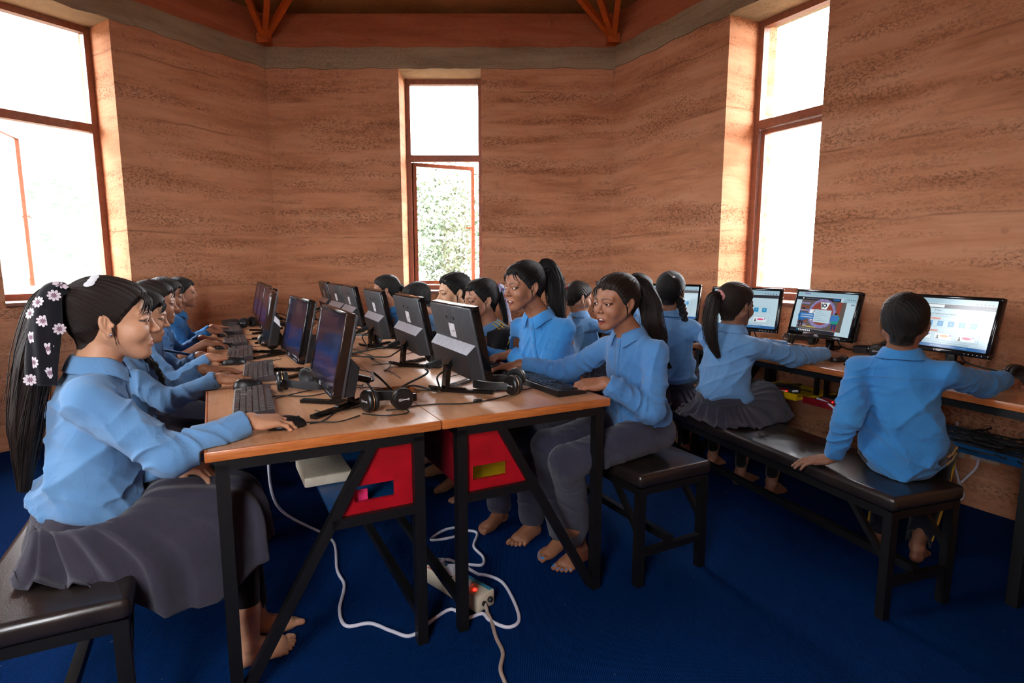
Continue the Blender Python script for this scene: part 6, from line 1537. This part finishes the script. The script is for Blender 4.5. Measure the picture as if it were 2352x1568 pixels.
def sleeve_stripes(I):
    for sd in (1, -1):
        S_0, E_, W_ = I['SH'][sd], I['ARM'][sd][0], I['ARM'][sd][1]; o = _n(I['right']*sd+I['up']*.35-I['fwd']*.1); U_ = [p for p in I['SP'] if p.op == 'u']
        for k in (-.020, .0, .020):
            pts = []
            for a, b, ts in ((I['N']-I['up']*.02, S_0, (.35, .7)), (S_0, E_, (.0, .25, .5, .75)), (E_, W_, (0., .25, .5, .75, .92))):
                d = _n(b-a); q = _n(o-d*(o @ d)) if abs(o @ d) < .9 else I['up']; q2 = np.cross(d, q)
                for t in ts:
                    p = a+(b-a)*t+q2*k; p = p+q*.14
                    for _ in range(40):
                        dd = float(I['post'](np.array([p], F32), field(U_, np.array([p], F32)))[0])-.0135
                        if dd < .0012: break
                        p = p-q*max(dd*.8, .0008)
                    pts.append(p)
            cloth_band(I, 'yellow_stripe', pts, [.0055, .0055], 'stripe_yellow', 8, .45)
def jacket(I, name, label_mat, cut=.055, hem=.0, stripes=False, off=.013):
    U_ = [p for p in I['SP'] if p.op == 'u']; P32, r32, f32, u32 = [I[k].astype(F32) for k in ('P', 'right', 'fwd', 'up')]
    def post(P, d):
        q = P-P32; x = q @ r32; y = q @ f32; z = q @ u32
        d = d-F32(off); d = np.maximum(d, np.where(y > 0, F32(cut)-np.abs(x)+np.clip(.01-y, 0, 1)*0, -1.)); d = np.maximum(d, F32(hem)-z); return table_clip(P, np.maximum(d, z-F32(I['Lt']*1.0)).astype(F32))
    V, Fq = mesh_field(U_, I['cloth_res'], post=post, margin=.03); mi = np.zeros(len(Fq), int)
    if stripes:
        c = V[Fq].mean(1)
        for sd in (1, -1):
            S_0, E_, W_ = I['SH'][sd], I['ARM'][sd][0], I['ARM'][sd][1]
            for a, b in ((S_0, E_), (E_, W_)):
                d = _n(b-a); q = c-a; t = q @ d; w = q-t[:, None]*d; o = _n(I['right']*sd+I['up']*.35); o = _n(o-d*(o @ d)); o2 = np.cross(d, o); ph = np.degrees(np.arctan2(w @ o2, w @ o)); near_ = (np.linalg.norm(w, axis=1) < .11) & (t > -.02) & (t < np.linalg.norm(b-a)+.02)
                mi[near_ & ((np.abs(ph-16) < 8) | (np.abs(ph+16) < 8))] = 1
    I['add'](name, V, Fq, [M[label_mat], M['stripe_yellow']], midx=mi)
if only('C3'):
    I = person('girl in a black yellow-striped jacket with a floral ribbon in her hair', (.65, 1.12, 1.035), 183, (.86, 1.15, .54), SK_C, g_r, pitch=4, near=1, s=.95, hs=.97, shirt='shirt_blue', bottom='trousers', baz=190,
               R=dict(w=(.575, 1.33, .784), f=(-1, .0, -.14), pose='mouse', pole=(.2, .5, -1)), L=dict(w=(.62, 1.10, .775), f=(-1, .1, -.1), pose='rest', pole=(.3, -.6, -1)), seed=8, bang=4,
               pony=dict(at=(0, -.095, .045), path=[(.03, 0, -.01), (.05, -.01, -.1), (.055, -.02, -.2)], r=[.026, .020, .028, .026, .010], strands=50, tie='floral_cloth', tie_r=.013))
    jacket(I, 'jacket', 'jacket_black', cut=.05, hem=.02)
    sleeve_stripes(I)
    A0 = I['hw'](0, -.098, .055); cloth_band(I, 'ribbon', [A0+UVD(o) for o in ((-.012, -.02, .018), (.02, -.035, .01), (.045, -.04, -.06), (.062, -.042, -.15), (.085, -.046, -.25))], [.012, .030, .026, .022, .030], 'floral_cloth', 16, .35)
if only('C4'):
    I = person('pale girl with hair tied back, fourth on the right, her head against the middle window', (.635, 1.46, 1.06), 178, (.86, 1.5, .545), (204, 156, 122), g_r, pitch=4, near=1, s=.96, hs=.99, shirt='shirt_blue', bottom='trousers',
               R=dict(w=(.57, 1.64, .78), f=(-1, 0, -.1), pose='type'), L=dict(w=(.60, 1.50, .78), f=(-1, .1, -.1), pose='type'), seed=9, pony=dict(at=(0, -.1, .03), path=[(.03, 0, -.02), (.05, 0, -.12), (.05, 0, -.22)], r=[.026, .020, .028, .024, .008], strands=40, tie='scrunchie_red'))
    jacket(I, 'jacket', 'jacket_black', cut=.07, hem=.05)
    sleeve_stripes(I)
if only('C5'):
    I = person('boy with cropped black hair bending to his screen, fifth on the right of the desks', (.575, 1.97, .995), 168, (.84, 2.0, .53), SK_B, g_r, pitch=16, near=.8, s=.9, hs=.95, boy=True, shirt='shirt_blue', bottom='trousers', eyes='down',
               R=dict(w=(.57, 2.2, .78), f=(-1, 0, -.1), pose='type'), L=dict(w=(.58, 2.02, .78), f=(-1, .1, -.1), pose='type'), seed=10)
if only('C6'):
    I = person('girl with a short dark ponytail, farthest on the right of the desks', (.505, 2.45, 1.035), 160, (.78, 2.5, .53), SK_C, g_r, pitch=4, near=.8, s=.9, hs=.94, shirt='shirt_bright', bottom='trousers',
               R=dict(w=(.36, 2.72, .78), f=(-1, .2, -.1), pose='type'), L=dict(w=(.48, 2.38, .78), f=(-1, 0, -.1), pose='type', pole=(.2, -.8, -.8)), seed=11, pony=dict(at=(0, -.095, .03), path=[(.03, 0, -.02), (.05, 0, -.1), (.05, 0, -.17)], r=[.026, .020, .026, .020, .008], strands=30))
if only('R5'):
    I = person('small boy in a loose bright blue shirt, back to us, at the long bench end', (1.585, -.49, 1.013), 24, (1.62, -.50, .53), SK_D, g_w, pitch=5, near=2, s=.86, hs=.95, boy=True, neck=(1.582, -.49, .90), shirt='shirt_bright', bottom='sport', lower='navy_sport', baz=20, sw=.158,
               R=dict(w=(2.03, -.625, .79), f=(.98, .08, -.12), pose='mouse', pole=(.1, -.6, -1)), L=dict(w=(1.455, -.345, .492), f=(-.45, .75, -.30), n=(-.2, .1, 1), pose='flat', pole=(-.85, -.6, -.1)), hem=-.075, belly=1.13, seed=12, slv=1.16,
               knees=((1.96, -.47, .475), (1.95, -.31, .475)), ankles=((1.93, -.44, 0, 15), (1.93, -.29, 0, 20)))
    for sd in (1, -1):
        h_, k_, a_ = I['HIP'][sd], I['KN'][sd], I['AN'][sd]; o = I['right']*sd
        for z in (-.012, .012):
            cloth_band(I, 'yellow_stripe', [h_+o*.070+np.array([0, 0, z]), (h_+k_)/2+o*.063+np.array([0, 0, z]), k_+o*.054+np.array([0, 0, z])+I['fwd0']*0, (k_+a_)/2+o*.052+I['fwd0']*z+np.array([0, 0, .02]), a_+o*.047+np.array([0, 0, .10])+I['fwd0']*z], [.004, .004, .004, .004, .004], 'stripe_yellow', 8)
    # shirt yoke seam
    P_ = [I['project'](I['Lt']*.80+.004*math.cos(x*12), x, -1)-I['fwd']*.0006 for x in np.linspace(-.115, .115, 24)]; cloth_band(I, 'yoke_seam', P_, [.0014, .0014], 'shirt_mid', 6)
if only('R4'):
    I = person('girl with a pink scrunchie and grey pleated skirt, facing the wheel-game screen', (1.665, .33, 1.022), 3, (1.63, .36, .545), SK_D, g_w, pitch=2, near=2, s=.95, hs=.98, neck=(1.65, .335, .905), shirt='shirt_blue', bottom='leggings', lower='legging_black', baz=6,
               R=dict(w=(2.085, .118, .784), f=(.97, -.16, -.13), pose='mouse', pole=(.0, -.7, -1)), L=dict(w=(2.02, .29, .795), f=(.98, .05, -.12), pose='flat', pole=(.0, .5, -1)), hem=.005, seed=13, slv=1.10, bang=4, hair='hair_brown',
               pony=dict(at=(-.012, -.098, .048), path=[(-.038, .01, -.015), (-.055, .012, -.11), (-.048, .005, -.21), (-.02, -.02, -.30)], r=[.030, .024, .034, .036, .030, .009], strands=120, groove=.10, twist=3, spread=1.35, tie='scrunchie_pink', tie_r=.008))
    lap_skirt(I, front=.42, side=.20, back=.145, pleats=24, amp=.015, seed=4, rows=34)
if only('R3'):
    I = person('girl with looped black braids and a white hair clip on the long bench', (1.635, .75, 1.068), 32, (1.68, .77, .545), SK_C, g_w, pitch=6, near=1, s=.95, hs=.98, neck=(1.64, .75, .95), shirt='shirt_blue', bottom='leggings', lower='legging_black', baz=14,
               R=dict(w=(2.03, .60, .784), f=(.98, -.1, -.12), pose='type', pole=(.0, -.8, -.9)), L=dict(w=(2.05, .88, .784), f=(.98, .0, -.12), pose='type', pole=(0, .6, -1)), hem=.02, seed=14, slv=1.08,
               braids=[dict(at=(.060, -.045, -.035), path=[(.012, -.012, -.05), (.02, -.03, -.11), (.03, -.04, -.17)], r=[.022, .022, .018, .010], turns=5), dict(at=(-.055, -.06, -.04), path=[(-.01, .01, -.03), (-.0, .015, -.05), (.03, .0, -.045)], r=[.020, .022, .022, .018], turns=5)])
    lap_skirt(I, front=.42, side=.21, back=.15, pleats=22, amp=.016, seed=5)
    def clip2(Iq):
        d = _n([.25, -.75, .62]); P_ = place_prims(SKULL, Iq['Hm'], .98); c = Iq['hw'](0, -.018, .030); v = Iq['Hm'][:3, :3] @ d; lo_, hi_ = .02, .16
        for _ in range(24):
            mid_ = (lo_+hi_)/2
            if field(P_, np.array([c+v*mid_], F32))[0] > .0130: hi_ = mid_
            else: lo_ = mid_
        p = c+v*hi_; x = Iq['Hm'][:3, 0]*.85-Iq['Hm'][:3, 2]*.5; x = _n(x-v*(x @ v)); y = np.cross(v, x); m = MB(); Cm = frame(p+v*.002, x, y, v)
        m.bar((-.03, .004, 0), (.012, .002, 0), .003, .003, M['hairclip_silver'], M=Iq['MI'] @ Cm); m.bar((-.03, .004, 0), (.012, -.008, 0), .003, .003, M['hairclip_silver'], M=Iq['MI'] @ Cm); m.ball((.014, -.003, 0), (.008, .0075, .002), M['hairclip_white'], Iq['MI'] @ Cm, n=16); m.build('hair_clip', parent=Iq['root'])
    clip2(I)
if only('R2'):
    I = person('girl in profile half hidden behind the open-mouthed girl\'s long ponytail', (1.845, 1.26, 1.05), 0, (1.86, 1.28, .54), (196, 146, 116), g_w, pitch=10, near=.8, s=.93, hs=.96, shirt='shirt_blue', bottom='trousers', eyes='down',
               R=dict(w=(2.16, 1.2, .784), f=(.98, -.05, -.12), pose='type'), L=dict(w=(2.16, 1.40, .784), f=(.98, 0, -.12), pose='type'), seed=15, pony=dict(at=(0, -.095, .02), path=[(-.03, 0, -.02), (-.04, 0, -.12)], r=[.026, .020, .026, .010], strands=24))
if only('R1'):
    I = person('small girl with a red hair tie on her brown ponytail, farthest along the right wall', (1.61, 1.60, .995), -6, (1.735, 1.62, .525), SK_C, g_w, pitch=12, near=1, s=.86, hs=.94, neck=(1.618, 1.605, .882), shirt='shirt_blue', bottom='leggings', lower='legging_black', hair='hair_brown', baz=-4,
               R=dict(w=(2.02, 1.42, .784), f=(.98, .05, -.12), pose='type', pole=(0, -.7, -.9)), L=dict(w=(2.05, 1.68, .784), f=(.98, 0, -.12), pose='type'), hem=.05, seed=16,
               pony=dict(at=(-.02, -.092, .045), path=[(-.03, .01, -.02), (-.045, .012, -.10), (-.05, .01, -.20), (-.045, .0, -.25)], r=[.028, .020, .026, .028, .022, .006], strands=60, tie='scrunchie_red', tie_r=.009, groove=.09))
    lap_skirt(I, front=.36, side=.19, back=.13, pleats=20, amp=.014, seed=6, rows=24)
# ------------------------------------------------------------------ daylight, camera, view
wd = bpy.data.worlds.new('World'); SC.world = wd; wd.use_nodes = True
bg = wd.node_tree.nodes['Background']; bg.inputs[0].default_value = (.93, .96, 1., 1); bg.inputs[1].default_value = 16.
cam = bpy.data.cameras.new('camera'); cam.sensor_width = 36; cam.lens = 1310/2352*36; cam.clip_start = .02; cam.clip_end = 400
co = bpy.data.objects.new('camera', cam); COL.objects.link(co)
co.location = (0, 0, 1.227); co.rotation_euler = (PI/2-math.atan(179/1310), 0, 0); SC.camera = co
vs_ = SC.view_settings; vs_.view_transform = 'Standard'; vs_.look = 'None'; vs_.gamma = 1; vs_.use_curve_mapping = False; vs_.exposure = .95
SC.cycles.use_denoising = True; SC.cycles.max_bounces = 6; SC.cycles.diffuse_bounces = 4; SC.cycles.glossy_bounces = 2; SC.cycles.transmission_bounces = 3; SC.cycles.transparent_max_bounces = 8; SC.cycles.sample_clamp_indirect = 8
SC.cycles.use_adaptive_sampling = True; SC.cycles.adaptive_threshold = .10; SC.cycles.adaptive_min_samples = 12
SC.cycles.caustics_reflective = False; SC.cycles.caustics_refractive = False
